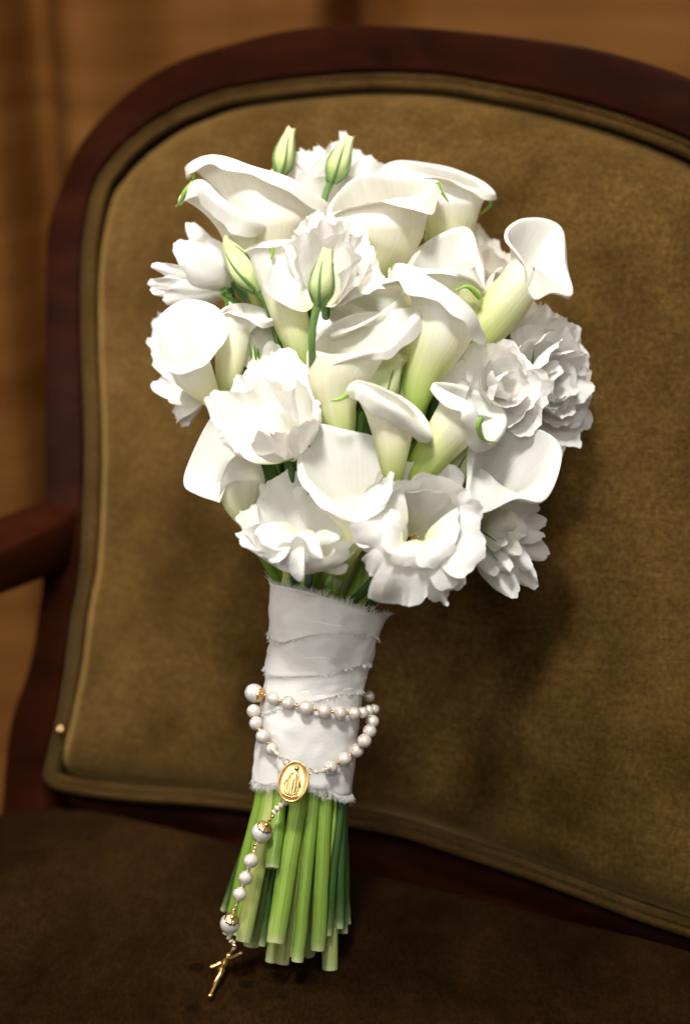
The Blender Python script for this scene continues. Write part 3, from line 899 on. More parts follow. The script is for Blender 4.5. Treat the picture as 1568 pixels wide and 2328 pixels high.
calla('wide open calla at the lower right with rounded white petal', [(1035, 1185, 18, -.8), (1062, 1150, 26), (1095, 1122, 34), (1125, 1095, 42)],
      [(1073, 1085, 1.3), (1108, 1008, .6), (1196, 976, -.4), (1262, 1004, -.2), (1270, 1062, .2), (1236, 1134, .7), (1172, 1132, 1.3), (1090, 1162, 1.9)],
      3.4, 1.0, 'calla', rolls=[.16, .4, .22, .16, .14, .12, .12, .12], ang=130, wav=2.4, seed=15, flare=0.3,
      stem=((760, 2122, 0.0), (835, 1400, 0.2), 9, 'stem_dark'))
calla('large open calla at the lower left with pointed white back petal', [(578, 1225, 9, -.8), (564, 1190, 21), (548, 1142, 42), (546, 1095, 54)],
      [(500, 1142, .8), (450, 1124, .2), (420, 1100, -.2), (434, 1044, -.6), (490, 942, -.8), (545, 962, -.4), (580, 996, .6), (525, 1047, 1.6), (505, 1090, 1.6), (497, 1135, 1.2)],
      2.8, 1.0, 'calla', roll=.06, ang=100, th0=120, closed=False, wav=1.5, seed=16, flare=0.35,
      stem=((619, 1974, 2.7), (640, 1400, 2.0), 14, 'stem'))
calla('broad calla at the bottom centre opening towards the viewer', [(768, 1310, 16, -1.4), (790, 1252, 25, -.8), (812, 1205, 34, -.2), (806, 1150, 62, .2)],
      [(688, 1048, .4), (702, 968, -.2), (790, 982, -.6), (862, 1002, -.4), (886, 1062, .2), (862, 1130, 1.0), (806, 1168, 1.6), (736, 1128, 1.4)],
      6.0, 1.2, 'calla', rolls=[.16, .12, .1, .1, .12, .2, .2, .3], ang=125, wav=1.6, seed=17, flare=0.35,
      stem=((740, 2050, 0.8), (762, 1400, 1.4), 7, 'stem'))

# ---- lisianthus
AX = V
b = P(522, 656, -1.0)
r = flower('lisianthus', 'side on white lisianthus at the far left with dark green sepals', 'flower', b, GC, [(500, 662, -.2, 18), (520, 690, 0, 22), (545, 640, 0, 24), (512, 700, -.6, 18)], ((508, 2070, -2.0), (618, 1400, -1.2), 8, 'stem_dark'))
bloom_tips(r, b, [(425, 500, -2.6, 80, .10, .05, .1, .03, V(.2, -.4, .9)), (400, 552, -1.2, 110, .2, .06, .2, .03, V(-.3, .5, -.7)), (470, 545, -.2, 110, .25, -.1, .2, .03, V(.2, .5, -.8)), (352, 600, -.6, 80, .2, .05, .3, .04, V(-.2, .6, -.7)),
               (338, 632, -1.0, 70, .15, .1, .3, .05, V(-.2, .6, -.7)), (372, 680, -1.2, 110, .2, .0, .3, .04, V(-.2, .7, -.7)), (345, 655, -2.2, 90, .1, .0, .3, .06, V(.2, .5, .7)), (500, 556, -.4, 60, .2, .0, .2, .04, V(.3, .4, -.8)), (420, 590, .3, 110, .22, .04, .2, .03, V(-.2, .6, -.8))], 'ruffle', V(-1, .3, 0), 11, 0.45, 1.05)
b = P(742, 690, 2.4)
r = flower('lisianthus', 'frilly white lisianthus above the centre behind the upright bud', 'flower', b, GC, None, ((595, 2150, 0.9), (690, 1400, -0.6), 9, 'stem_dark'))
bloom_tips(r, b, [(700, 492, 3.0, 100, .1, .05, .2, .09), (755, 490, 2.6, 110, .1, .0, .2, .10), (812, 512, 3.0, 110, .1, .05, .2, .09), (836, 575, 4.2, 110, .15, .15, .2, .10), (842, 628, 5.0, 90, .15, .2, .2, .10), (672, 530, 4.6, 90, .15, .1, .2, .08), (735, 515, 5.2, 120, .3, .15, .3, .11), (790, 545, 5.4, 110, .3, .2, .3, .11), (710, 545, 5.6, 90, .3, .2, .3, .11), (770, 575, 6.0, 90, .35, .2, .35, .12),
               (640, 590, 4.4, 130, .2, .06, .1, .03, None, (702, 705, 3.6)), (800, 620, 5.6, 90, .2, .1, .2, .08)], 'ruffle', V(0, .5, .85), 23)
b = P(660, 1040, 4.6)
r = flower('lisianthus', 'frilled white lisianthus left of the middle with green sepals under it', 'flower', b, GC, [(618, 990, 7.4, 20), (690, 985, 7.0, 18), (650, 1002, 7.8, 20)], ((746, 2126, 1.0), (668, 1400, 2.0), 9, 'stem_dark'))
bloom_tips(r, b, [(560, 826, 4.4, 130, .15, .1, .2, .05), (640, 792, 4.2, 150, .15, .06, .2, .05), (695, 838, 4.8, 120, .15, .08, .2, .06), (716, 912, 5.6, 100, .25, .12, .2, .06), (590, 870, 6.0, 130, .35, .1, .3, .07), (660, 870, 6.6, 120, .4, .1, .3, .08), (500, 898, 6.4, 130, .35, .15, .2, .06), (540, 936, 7.4, 130, .45, .25, .2, .06), (600, 940, 8.0, 110, .5, .3, .2, .07), (670, 935, 8.0, 130, .45, .25, .2, .06), (704, 950, 6.8, 90, .3, .2, .2, .05),
               (530, 984, 6.6, 110, .3, .2, .2, .05), (590, 998, 7.4, 60, .3, .25, .2, .03), (625, 900, 7.2, 120, .4, .2, .3, .08)], 'ruffle', V(-.3, .65, .7), 37, 0.0, 1.0)
b = P(704, 1292, 4.2)
r = flower('lisianthus', 'open white cup shaped lisianthus directly above the left of the ribbon', 'flower', b, GC, [(684, 1296, 5.6, 26), (742, 1292, 5.6, 28), (716, 1300, 6.2, 24)], ((782, 2121, -0.2), (700, 1400, 1.6), 9, 'stem_dark'))
bloom_tips(r, b, [(606, 1102, 4.6, 120, .2, .06, .25, .05), (672, 1072, 4.2, 160, .2, .0, .3, .04), (752, 1098, 4.4, 150, .2, .02, .3, .05), (802, 1186, 5.4, 120, .25, .12, .25, .06), (570, 1156, 5.8, 120, .3, .12, .3, .07), (576, 1200, 7.0, 110, .35, .2, .3, .08), (632, 1206, 8.2, 130, .42, .2, .3, .08), (705, 1212, 8.4, 150, .42, .2, .3, .07), (770, 1206, 7.6, 120, .35, .18, .3, .07),
               (592, 1262, 7.2, 130, -.2, .1, .0, .07, None, (664, 1196, 7.0)), (640, 1298, 7.4, 120, -.25, .1, .0, .06, None, (684, 1212, 7.8)), (688, 1274, 7.8, 90, -.25, .1, .0, .07, None, (706, 1206, 8.0)), (738, 1240, 7.8, 60, -.2, .1, .2, .04, None, (730, 1206, 7.8))], 'ruffle', V(-.05, .75, .65), 51)
put_petal(r, petal_mesh(P(736, 1298, 6), P(789, 1291, 6.4), 30 * PX, TOCAM, .1, .1, .3, .03, 5, 10, 8), 'ruffle_green')
b = P(935, 1222, 3.8)
r = flower('lisianthus', 'largest lisianthus at the bottom with wide ruffles and a yellow heart', 'flower', b, GC, None, ((772, 2110, 0.6), (800, 1400, 2.0), 10, 'stem_dark'))
bloom_tips(r, b, [(872, 1074, 6.2, 150, .25, .08, .2, .04), (955, 1050, 6.0, 190, .25, .08, .2, .03), (1034, 1100, 6.6, 150, .25, .08, .2, .05), (1076, 1168, 7.2, 120, .28, .12, .2, .06), (905, 1112, 7.8, 110, .35, .05, .3, .04), (1006, 1128, 7.2, 140, .32, .06, .3, .05), (1030, 1185, 7.8, 120, .35, .08, .3, .05),
               (816, 1166, 7.6, 130, -.15, .2, .0, .07, None, (905, 1190, 7.0)), (846, 1128, 7.2, 120, .1, .1, .1, .05, None, (920, 1200, 6.4)), (834, 1262, 7.4, 130, -.25, .15, .0, .07, None, (905, 1196, 7.8)), (868, 1200, 8.4, 90, -.2, .1, .1, .06, None, (925, 1224, 7.4)),
               (1092, 1232, 7.6, 150, -.1, .15, .1, .07, None, (965, 1228, 6.8)), (1066, 1292, 7.2, 140, -.2, .15, .0, .08, None, (965, 1232, 7.2)),
               (898, 1382, 7.0, 112, -.18, .02, .0, .15, None, (912, 1230, 8.0)), (858, 1322, 7.0, 90, -.2, .1, .0, .13, None, (905, 1225, 7.6)), (946, 1362, 6.6, 60, -.2, .1, .0, .09, None, (930, 1240, 7.6)), (1022, 1360, 6.2, 84, -.16, .02, .0, .14, None, (975, 1240, 7.4)), (976, 1328, 6.6, 46, -.3, .3, .2, .06, None, (965, 1250, 7.2)), (946, 1290, 8.2, 110, -.35, .15, .0, .12, None, (945, 1228, 7.8)), (1002, 1278, 8.0, 90, -.3, .15, .0, .07, None, (968, 1228, 7.6))], 'ruffle', V(.12, .15, 1), 67)
mb = MB()
for k in range(5):
    q = b + V(.12, .05, 1) * 0.009 + V(math.cos(k * 1.26), math.sin(k * 1.26), 0) * 0.0016
    tube(mb, [b, b.lerp(q, .5), q], [0.0003] * 3, 5); ball(mb, q, 0.0005, 8, 6)
mb.build('stamen', M['stamen'], r)
LAY = [(3, 10, .80, .80, .28, .02, .5, .04), (4, 28, .92, .95, .28, .06, .45, .04), (5, 50, 1.0, 1.0, .26, .12, .4, .04), (6, 74, 1.04, 1.05, .22, .14, .35, .035), (6, 96, 1.0, 1.05, .2, .12, .3, .03)]
b = P(1120, 890, 2.6)
r = flower('lisianthus', 'tightly ruffled double lisianthus right of the stout green calla', 'flower', b, GC, None, ((790, 2100, -0.6), (832, 1400, 0.8), 8, 'stem_dark'))
bloom_auto(r, b, V(.25, .15, 1), 0.0265, LAY, 'ruffle', 81)
b = P(1205, 868, -1.0)
r = flower('lisianthus', 'biggest double lisianthus at the right edge with many jagged petals', 'flower', b, GC, [(1215, 800, 1.6, 10), (1232, 854, 2.0, 8)], ((784, 2040, -1.0), (838, 1400, -0.4), 7, 'stem_dark'))
bloom_auto(r, b, V(.62, -.05, .8), 0.032, [(4, 14, .85, .80, .28, .02, .45, .05), (6, 34, .98, .85, .28, .06, .4, .05), (6, 55, 1.0, .95, .26, .1, .35, .05), (7, 76, 1.0, .95, .22, .12, .3, .05)], 'ruffle', 97)
bloom_tips(r, b, [(1221, 690, -1.4, 150, .2, .05, .2, .05), (1270, 706, -1.6, 130, .2, .05, .2, .06), (1308, 738, -1.6, 130, .2, .06, .2, .06), (1326, 790, -1.6, 140, .2, .06, .2, .06), (1340, 858, -1.4, 140, .2, .06, .2, .06), (1338, 920, -1.2, 140, .2, .06, .2, .06), (1324, 1000, -1.0, 140, .2, .06, .2, .05), (1282, 1026, -.4, 140, .2, .06, .2, .05), (1165, 790, -.4, 140, .3, .03, .2, .04), (1240, 760, .6, 150, .35, .02, .3, .04), (1300, 850, .6, 150, .4, .05, .3, .05), (1250, 960, .8, 150, .35, .05, .3, .05), (1290, 920, .4, 140, .4, .05, .3, .05)], 'ruffle', V(.5, .1, .85), 301)
b = P(1080, 1196, 0.6)
r = flower('lisianthus', 'pointed petalled double lisianthus hanging at the lower right', 'flower', b, GC, None, ((775, 2060, -1.4), (840, 1400, -0.8), 7, 'stem_dark'))
tl = [(1200, 1146, .8), (1226, 1152, .2), (1238, 1188, -.2), (1247, 1258, 0), (1222, 1330, .4), (1174, 1362, 1.2), (1130, 1306, 1.8), (1235, 1225, 1.2), (1212, 1295, 1.6), (1168, 1300, 2.4), (1205, 1215, 2.4), (1180, 1180, 2.4), (1190, 1262, 2.6), (1150, 1245, 3.0), (1150, 1165, 2.0), (1160, 1210, 3.2)]
for i, (u, v, dd_) in enumerate(tl):
    put_petal(r, petal_mesh(b, P(u, v, dd_), (88 if i > 6 else 112) * PX, V(.2, .1, -.9) if i < 7 else V(.5, -.2, -.4), .16, .08, .4, .05, 200 + i, 22, 14, 0.5), 'ruffle_green' if i > 10 else 'ruffle')
for (a, c) in (((1085, 1180), (1122, 1136)), ((1090, 1206), (1128, 1230)), ((1088, 1220), (1130, 1275))):
    mb = MB(); tube(mb, spline([P(a[0], a[1], 2.2), P((a[0] + c[0]) / 2, (a[1] + c[1]) / 2, 2.9), P(c[0], c[1], 2.9)], 8), [0.0006 * (1 - i / 9) + .0001 for i in range(8)], 5); mb.build('sepal', M['sepal'], r)
b = P(765, 500, -4.0)
r = flower('lisianthus', 'soft white lisianthus at the very top behind the two buds', 'flower', b, GC, None, ((700, 2060, -2.0), (700, 1400, -1.8), 7, 'stem_dark'))
bloom_tips(r, b, [(622, 396, -3.6, 100, .1, .05, .2, .06), (680, 345, -4.2, 70, .1, .05, .2, .05), (716, 330, -4.6, 70, .1, .05, .2, .06), (772, 308, -5, 70, .1, .05, .2, .08), (824, 338, -4.6, 80, .1, .05, .2, .08), (866, 366, -4.0, 90, .1, .05, .2, .07), (700, 385, -3.0, 120, .2, .05, .2, .06), (790, 380, -3.2, 120, .2, .05, .2, .07), (740, 400, -2.6, 120, .2, .05, .2, .06), (800, 345, -4.0, 80, .1, .05, .2, .08)], 'ruffle', V(0, .3, 1), 113)
b = P(1095, 690, -3.4)
r = flower('rose', 'creamy rose at the upper right behind the trumpet calla', 'rose', b, None, None, ((770, 2000, -1.8), (820, 1400, -1.4), 7, 'stem_dark'))
bloom_tips(r, b, [(1000, 500, -3.8, 140, .2, .05, .2, .05), (1068, 508, -3.8, 110, .2, .05, .2, .05), (1105, 528, -3.8, 100, .2, .05, .2, .06), (1145, 565, -3.6, 110, .2, .05, .2, .06), (1176, 615, -3.4, 110, .2, .05, .2, .05), (1100, 575, -2.2, 130, .3, .05, .3, .05), (1140, 625, -2.0, 130, .3, .05, .3, .05), (1060, 560, -2.4, 130, .3, .05, .3, .05), (1120, 640, -1.4, 110, .3, .0, .3, .04), (1215, 690, -3.4, 110, .2, .05, .2, .04), (1150, 700, -2.6, 120, .2, .05, .2, .04)], 'ruffle_cream', V(.3, .35, .9), 131)
b = P(470, 905, -2.6)
r = flower('lisianthus', 'drooping lisianthus petals below the left cup calla', 'flower', b, GC, None, ((600, 2060, -1.6), (625, 1400, -1.4), 7, 'stem_dark'))
bloom_tips(r, b, [(352, 862, -3, 70, .2, .1, .3, .06), (375, 886, -2.6, 60, .2, .1, .3, .06), (396, 952, -2.8, 46, -.1, .1, .4, .05), (416, 966, -2.8, 30, -.1, .1, .4, .05), (350, 770, -3.4, 80, .2, .05, .3, .06), (356, 720, -3.4, 80, .2, .05, .3, .06), (420, 880, -1.8, 90, .2, .1, .2, .03)], 'ruffle', V(-.3, .3, .9), 151)
b = P(625, 880, 1.0)
r = flower('lisianthus', 'greyish thin petals between the yellowish calla and the frilled lisianthus', 'flower', b, GC, None, ((640, 2060, -1.0), (660, 1400, -0.6), 7, 'stem_dark'))
bloom_tips(r, b, [(560, 760, 1.2, 80, .1, .05, .2, .04), (596, 742, 1.4, 80, .1, .05, .2, .05), (620, 780, 2.0, 50, .1, .05, .2, .03), (520, 690, 0.8, 40, .1, .0, .2, .03)], 'ruffle_green', V(-.1, .3, .9), 171)
for (a, c) in (((573, 820), (566, 778)), ((583, 822), (578, 782)), ((590, 818), (584, 788))):
    put_petal(r, petal_mesh(P(a[0], a[1], 3), P(c[0], c[1], 3.2), 9 * PX, TOCAM, .1, .1, .2, 0, 3, 6, 6, 1.0), 'leaf', 'leaf')
b = P(735, 1050, 3.6)
r = flower('lisianthus', 'faded grey petal under the middle calla beside the frilled lisianthus', 'flower', b, GC, None, ((655, 2100, -1.0), (716, 1400, 0.2), 7, 'stem_dark'))
bloom_tips(r, b, [(722, 932, 4.8, 60, .1, .05, .1, .02), (745, 990, 4.8, 40, .1, .05, .1, .02)], 'ruffle_green', V(0, .2, 1), 181)

# ---- buds
def lerpk(keys, x):
    if x <= keys[0][0]: return keys[0][1]
    for (a, va), (b_, vb) in zip(keys, keys[1:]):
        if x <= b_: return va + (vb - va) * (x - a) / (b_ - a)
    return keys[-1][1]
BUDP = [(0, .34), (.08, .62), (.2, .92), (.34, 1.0), (.5, .93), (.7, .74), (.88, .54), (1, .44)]
def bud(label, base, tip, w, stem_to=None, twist=1.2, stem=None, mat='bud', frill=0.0, seed=0, dtip=None):
    B = P(*base); T = P(*tip)
    root = thing('flower_bud', B, label, 'flower bud', 'green lisianthus buds in the bouquet')
    L = (T - B).length; ax = (T - B) / L
    x = ax.cross(TOCAM).normalized(); y = ax.cross(x)
    mb = MB(); rows = []
    nn = 30
    for i in range(19):
        t = i / 18
        pr = max(lerpk(BUDP, t), 0.26 + 0.25 * frill * t)
        row = []
        for j in range(nn):
            a = 2 * math.pi * j / nn
            rr = w * 0.5 * PX * pr * (1 + 0.13 * math.cos(3 * a + twist * t * 3) + 0.05 * math.cos(5 * a - 2 * t))
            jag = 0.035 * L * (t > 0.97) * (math.sin(a * 2 + seed) + .5 * math.sin(a * 5 + seed * 2))
            row.append(B + ax * (t * L + jag) + x * (math.cos(a) * rr) + y * (math.sin(a) * rr))
        rows.append(row)
    mb.grid(rows, closed=True)
    mb.fan([q.copy() for q in rows[0]], B.copy(), (0.5, 0), flip=True)
    mb.fan([q.copy() for q in rows[-1]], T.copy(), (0.5, 1))
    mb.build('closed_petals', M[mat], root)
    for k in range(5):
        a0 = 2 * math.pi * k / 5 + 0.5 + seed
        pts = []
        for i in range(12):
            t = i / 11 * 0.78
            ii = t * 18
            i0 = int(ii)
            a = a0 - twist * t * 0.6
            pr = max(lerpk(BUDP, t), 0.2)
            rr = w * 0.5 * PX * pr * (1.03 + 0.13 * math.cos(3 * a + twist * t * 3)) + 0.0002
            pts.append(B + ax * (t * L) + x * (math.cos(a) * rr) + y * (math.sin(a) * rr))
        mb = MB(); tube(mb, pts, [0.0008 * (1 - i / 12) + 0.00018 for i in range(12)], 6); mb.build('sepal', M['sepal'], root)
    if stem_to:
        pts = spline([B + ax * 0.001] + [P(*q) for q in stem_to], 14)
        mb = MB(); tube(mb, pts, [0.0021 - 0.0003 * min(1, i / 5) for i in range(14)], 9); mb.build('stem', M['sepal'], root)
        ball_ = MB(); ball(ball_, B, 0.0024, 10, 7); ball_.build('receptacle', M['sepal'], root)
    return root
bud('slim bud standing highest at the top left of the bouquet', (634, 398, -3.0), (662, 294, -3.6), 46, [(640, 440, -3), (680, 560, -3)], seed=1)
bud('bud at the top just right of the highest one', (752, 412, -2.0), (796, 312, -2.6), 48, [(738, 450, -2), (730, 520, -2)], seed=2)
bud('upright bud on a long bare stem in front of the frilly flower', (724, 690, 6.6), (746, 568, 6.8), 50, [(713, 730, 6.4), (709, 790, 6.0), (712, 880, 4.0), (725, 1000, 2.6)], seed=3)
bud('leaning bud with crossing green lines beside the left side flower', (584, 660, 2.0), (514, 548, 1.2), 66, [(606, 690, 1.8), (628, 760, 1.4), (660, 900, 1)], seed=4, mat='bud')
bud('frilled pale bud between the middle calla and the tall curled calla', (835, 930, 4.2), (905, 806, 4.8), 88, [(820, 960, 4), (800, 1050, 3)], seed=5, frill=1.2)
bud('pale green bud pressed against the left of the tall calla', (890, 950, 3.2), (948, 770, 3.4), 90, [(870, 1000, 3), (840, 1100, 2.4)], seed=6)
bud('greenish bud under the stout green calla', (1010, 1110, 3.2), (1078, 1016, 3.6), 56, [(985, 1140, 3), (930, 1260, 2)], seed=7, frill=1.0)
bud('tiny bud with thin tendrils beside the broad bottom calla', (690, 1030, 5.6), (690, 978, 6.4), 22, [(694, 1050, 5.2), (705, 1120, 4.0)], seed=8)

# ---- leaves between the flowers
def leaf(label, items):
    root = thing('leaf_sprig', P(*items[0][0]), label, 'leaves', None)
    for i, (a, c, w) in enumerate(items):
        put_petal(root, petal_mesh(P(*a), P(*c), w * PX, TOCAM, .12, .08, .22, .01, 40 + i, 10, 12, 0.9), 'leaf', 'leaf')
    return root
leaf('bright green pointed leaves beside the leaning bud', [((560, 690, .6), (528, 590, .8), 46), ((556, 700, .2), (498, 672, .6), 30), ((580, 700, .6), (590, 650, 1.0), 24)])
leaf('dark green leaves in the gap right of the tall calla', [((985, 960, 1.8), (1070, 770, 2.2), 90), ((1010, 920, 2.4), (1028, 842, 3.0), 22), ((960, 1000, 1.4), (1010, 860, 2.0), 80)])
leaf('dark leaf stubs showing in the middle gap above the bottom flowers', [((800, 1090, 2.2), (830, 900, 2.6), 80), ((860, 1080, 2.2), (850, 930, 2.8), 70), ((700, 1130, 1.6), (640, 1000, 2.0), 80), ((640, 1160, 1.4), (600, 1020, 1.8), 70)])
leaf('deep green leaves hidden in the heart of the bouquet', [((760, 1250, -.6), (600, 900, -1.2), 230), ((780, 1250, -.8), (760, 800, -1.0), 260), ((800, 1250, -.8), (930, 850, -1.0), 250), ((820, 1250, -.6), (1060, 980, -1.4), 230), ((700, 900, -1.4), (640, 640, -2.0), 220), ((900, 900, -1.6), (900, 600, -2.6), 220)])

# extra cut stems that stay with short hidden flowers are left out; ribbon next
# ------------------------------------------------------------------ ribbon
rib = thing('ribbon_wrap', P(690, 1800, 0), 'white raw edged cotton ribbon wound round the flower stems', 'ribbon')
LEFT = [(620, 1324), (618, 1417), (608, 1497), (601, 1560), (594, 1625), (580, 1695), (577, 1780)]
RIGHT = [(874, 1402), (856, 1445), (845, 1492), (828, 1545), (820, 1600), (812, 1700), (796, 1815)]
lsp = spline([Vector((a, b_, 0)) for a, b_ in LEFT], 101); rsp = spline([Vector((a, b_, 0)) for a, b_ in RIGHT], 101)
DR = 2.35
def wrap_pt(s, th, extra=0.0):
    """s 0..1 down the ribbon, th angle: pi = left, pi/2 = front"""
    k = min(max(s, 0), 1) * 100; i = min(int(k), 99); f = k - i
    l = lsp[i].lerp(lsp[i + 1], f); r_ = rsp[i].lerp(rsp[i + 1], f)
    if s > 1: l += (lsp[100] - lsp[95]) * (s - 1) * 20; r_ += (rsp[100] - rsp[95]) * (s - 1) * 20
    if s < 0: l += (lsp[0] - lsp[5]) * (-s) * 20; r_ += (rsp[0] - rsp[5]) * (-s) * 20
    c = (l + r_) / 2; h = (r_ - l) / 2
    e = 1 + extra / (110 * PX)
    q = c + h * (math.cos(th) * e)
    return P(q.x, q.y, DR * (1.06 - 0.12 * s) * math.sin(th) * e)
# lower edge of every turn as a function of th/pi (0 right .. 1 left), in s
bands = [
    (lambda t: 0.0 + 0.006 * math.sin(t * 9), [(0, .20), (.2, .17), (.35, .165), (.5, .19), (.75, .255), (.9, .24), (1, .20)], 0.0009),
    (lambda t: 0.13, [(0, .39), (.2, .40), (.45, .455), (.6, .455), (.8, .44), (1, .375)], 0.0006),
    (lambda t: 0.33, [(0, .60), (.3, .60), (.6, .64), (.85, .66), (1, .66)], 0.0003),
    (lambda t: 0.55, [(0, .985), (.2, 1.0), (.5, .985), (.8, 1.005), (1, .99)], 0.0000)]
def fringe(parent, edge, n, length, down, seed):
    rnd = random.Random(seed); mb = MB()
    for k in range(n):
        t = rnd.uniform(0.03, 0.97)
        p, dn, out_ = edge(t)
        L = length * rnd.uniform(0.35, 1.25) * (0.6 + 0.8 * abs(noise.noise(Vector((t * 14, seed, 0)))) * 2)
        side = V(1, 0, 0) * rnd.uniform(-0.7, 0.7)
        d = (dn + side * 0.8 + out_ * rnd.uniform(0.0, 0.25)).normalized()
        pts = [p - dn * 0.0006, p + d * L * 0.5 + out_ * 0.0002, p + d * L + out_ * rnd.uniform(0, 0.0007) + side * L * 0.3]
        tube(mb, pts, [0.00013, 0.00011, 0.00007], 3, caps=False)
    o = mb.build('frayed_threads', M['cloth'], parent); o['kind'] = 'stuff'
for bi, (top, keys, ex) in enumerate(bands):
    mb = MB(); rows = []
    nT, nS_ = 120, 34
    for i in range(nS_ + 1):
        row = []
        for j in range(nT):
            th = 2 * math.pi * j / nT
            tt = th / math.pi if th <= math.pi else 2 - th / math.pi
            s0 = top(tt); s1 = lerpk(keys, tt) + 0.008 * noise.noise(Vector((tt * 11, bi * 5.0, 0))) + 0.004 * noise.noise(Vector((tt * 40, bi, 0)))
            f = i / nS_
            s = s0 + (s1 - s0) * f
            q = wrap_pt(s, th, 0)
            w = 0.0011 * noise.noise(q * 60 + Vector((0, 0, bi * 3))) + 0.0006 * noise.noise(q * 170)
            # slanting tension creases
            w += 0.0005 * math.sin(s * 90 + tt * 8 + 2 * math.sin(tt * 5 + bi)) * max(0, noise.noise(q * 35 + Vector((bi, 2, 0))))
            lift = 0.0003 * max(0, (f - 0.9) / 0.1) + (0.0006 * max(0, (0.06 - f) / 0.06) if bi == 0 else 0)
            row.append(wrap_pt(s, th, ex + w + lift))
        rows.append(row)
    mb.grid(rows, closed=True)
    bo = mb.build('ribbon_turn', M['cloth'], rib, solid=0.0004)
    def edge_low(t, keys=keys, ex=ex, bi=bi):
        th = t * math.pi
        s = lerpk(keys, t) + 0.008 * noise.noise(Vector((t * 11, bi * 5.0, 0))) + 0.004 * noise.noise(Vector((t * 40, bi, 0)))
        p = wrap_pt(s, th, ex + 0.0009); q = wrap_pt(s + 0.02, th, ex + 0.0009)
        o_ = (wrap_pt(s, th, ex + 0.003) - p).normalized()
        return p, (q - p).normalized(), o_
    fringe(bo, edge_low, 420 if bi == 3 else 200, 0.0034 if bi == 3 else 0.0015, True, bi)
    if bi == 0:
        def edge_top(t):
            th = t * math.pi; s = top0(t)
            p = wrap_pt(s, th, 0.0012); q = wrap_pt(s - 0.02, th, 0.0012)
            return p, (q - p).normalized(), (wrap_pt(s, th, 0.003) - p).normalized()
        top0 = top
        fringe(bo, edge_top, 520, 0.0038, False, 77)

# ------------------------------------------------------------------ rosary
ros = thing('rosary', P(667, 1776, 3.2), 'pearl rosary with gold medal and crucifix looped round the ribbon', 'rosary')
def dfront(u, v, lift=0.0):
    """depth of the ribbon surface at (u, v), plus a lift in cm"""
    s = min(max((v - 1362) / 435.0, 0), 1)
    k = int(s * 100)
    l, r_ = lsp[k], rsp[k]
    c = (l.x + r_.x) / 2; h = (r_.x - l.x) / 2
    x = min(abs((u - c) / h), 1.0)
    return DR * (1.06 - .12 * s) * math.sqrt(max(0, 1 - x * x)) + lift
PEARL = MB(); ball(PEARL, Vector((0, 0, 0)), 1.0, 22, 14)
pm = {}
def pearl(u, v, r_, d, mat='pearl', sq=1.0, name='pearl'):
    key = mat
    if key not in pm:
        me = bpy.data.meshes.new(name)
        me.from_pydata([tuple(q) for q in PEARL.v], [], PEARL.f)
        me.polygons.foreach_set('use_smooth', [True] * len(me.polygons)); me.materials.append(M[mat]); pm[key] = me
    o = bpy.data.objects.new(name, pm[key]); COL.objects.link(o); o.parent = ros
    o.location = P(u, v, d) - ros.location
    rr = r_ * PX
    rnd = random.Random(int(u * 7 + v))
    o.scale = (rr * rnd.uniform(.97, 1.03), rr * rnd.uniform(.97, 1.03), rr * rnd.uniform(.95, 1.04) * sq)
    o.rotation_euler = (rnd.uniform(0, 3), rnd.uniform(0, 3), rnd.uniform(0, 3))
    return o
up_loop = [(622, 1588, 15), (655, 1598, 15.5), (696, 1609, 16.5), (738, 1616, 15.5), (773, 1621, 14.5), (805, 1622, 14.5), (824, 1620, 13.5), (838, 1615, 13), (850, 1613, 12.5)]
rt = [(846, 1640, 15), (840, 1662, 15.5), (828, 1684, 16), (810, 1706, 16.5), (784, 1725, 15.5), (752, 1744, 15.5)]
lf = [(577, 1617, 16), (582, 1644, 15.5), (598, 1674, 16.5), (618, 1703, 15)]
pts_up = []
for (u, v, r_) in up_loop:
    d = dfront(u, v, .38) if u < 800 else {805: 1.6, 824: .9, 838: .1, 850: -.8}[u]
    pearl(u, v, r_, d); pts_up.append((u, v, d))
pearl(839, 1584, 13, -1.6)
pts_r = []
for (u, v, r_) in rt:
    d = {846: .2, 840: .9, 828: 1.4}.get(u, None)
    if d is None: d = dfront(u, v, .38)
    pearl(u, v, r_, d); pts_r.append((u, v, d))
pts_l = []
for (u, v, r_) in lf:
    d = {577: 1.0, 582: 1.4, 598: 2.0}.get(u, None)
    if d is None: d = dfront(u, v, .38)
    pearl(u, v, r_, d); pts_l.append((u, v, d))
pearl(578, 1576, 22, 0.8, 'pearl_white')
bead_me = None
def gbead(u, v, r_, d, name='gold_bead'):
    return pearl(u, v, r_, d, 'gold', .8, name)
def between(a, b_, r_=5.0):
    gbead((a[0] + b_[0]) / 2, (a[1] + b_[1]) / 2, r_, (a[2] + b_[2]) / 2 + .1)
for a, b_ in zip(pts_up[:7], pts_up[1:8]): between(a, b_, 4.6)
for a, b_ in zip(pts_r, pts_r[1:]): between(a, b_, 4.4)
for a, b_ in zip(pts_l, pts_l[1:]): between(a, b_, 4.4)
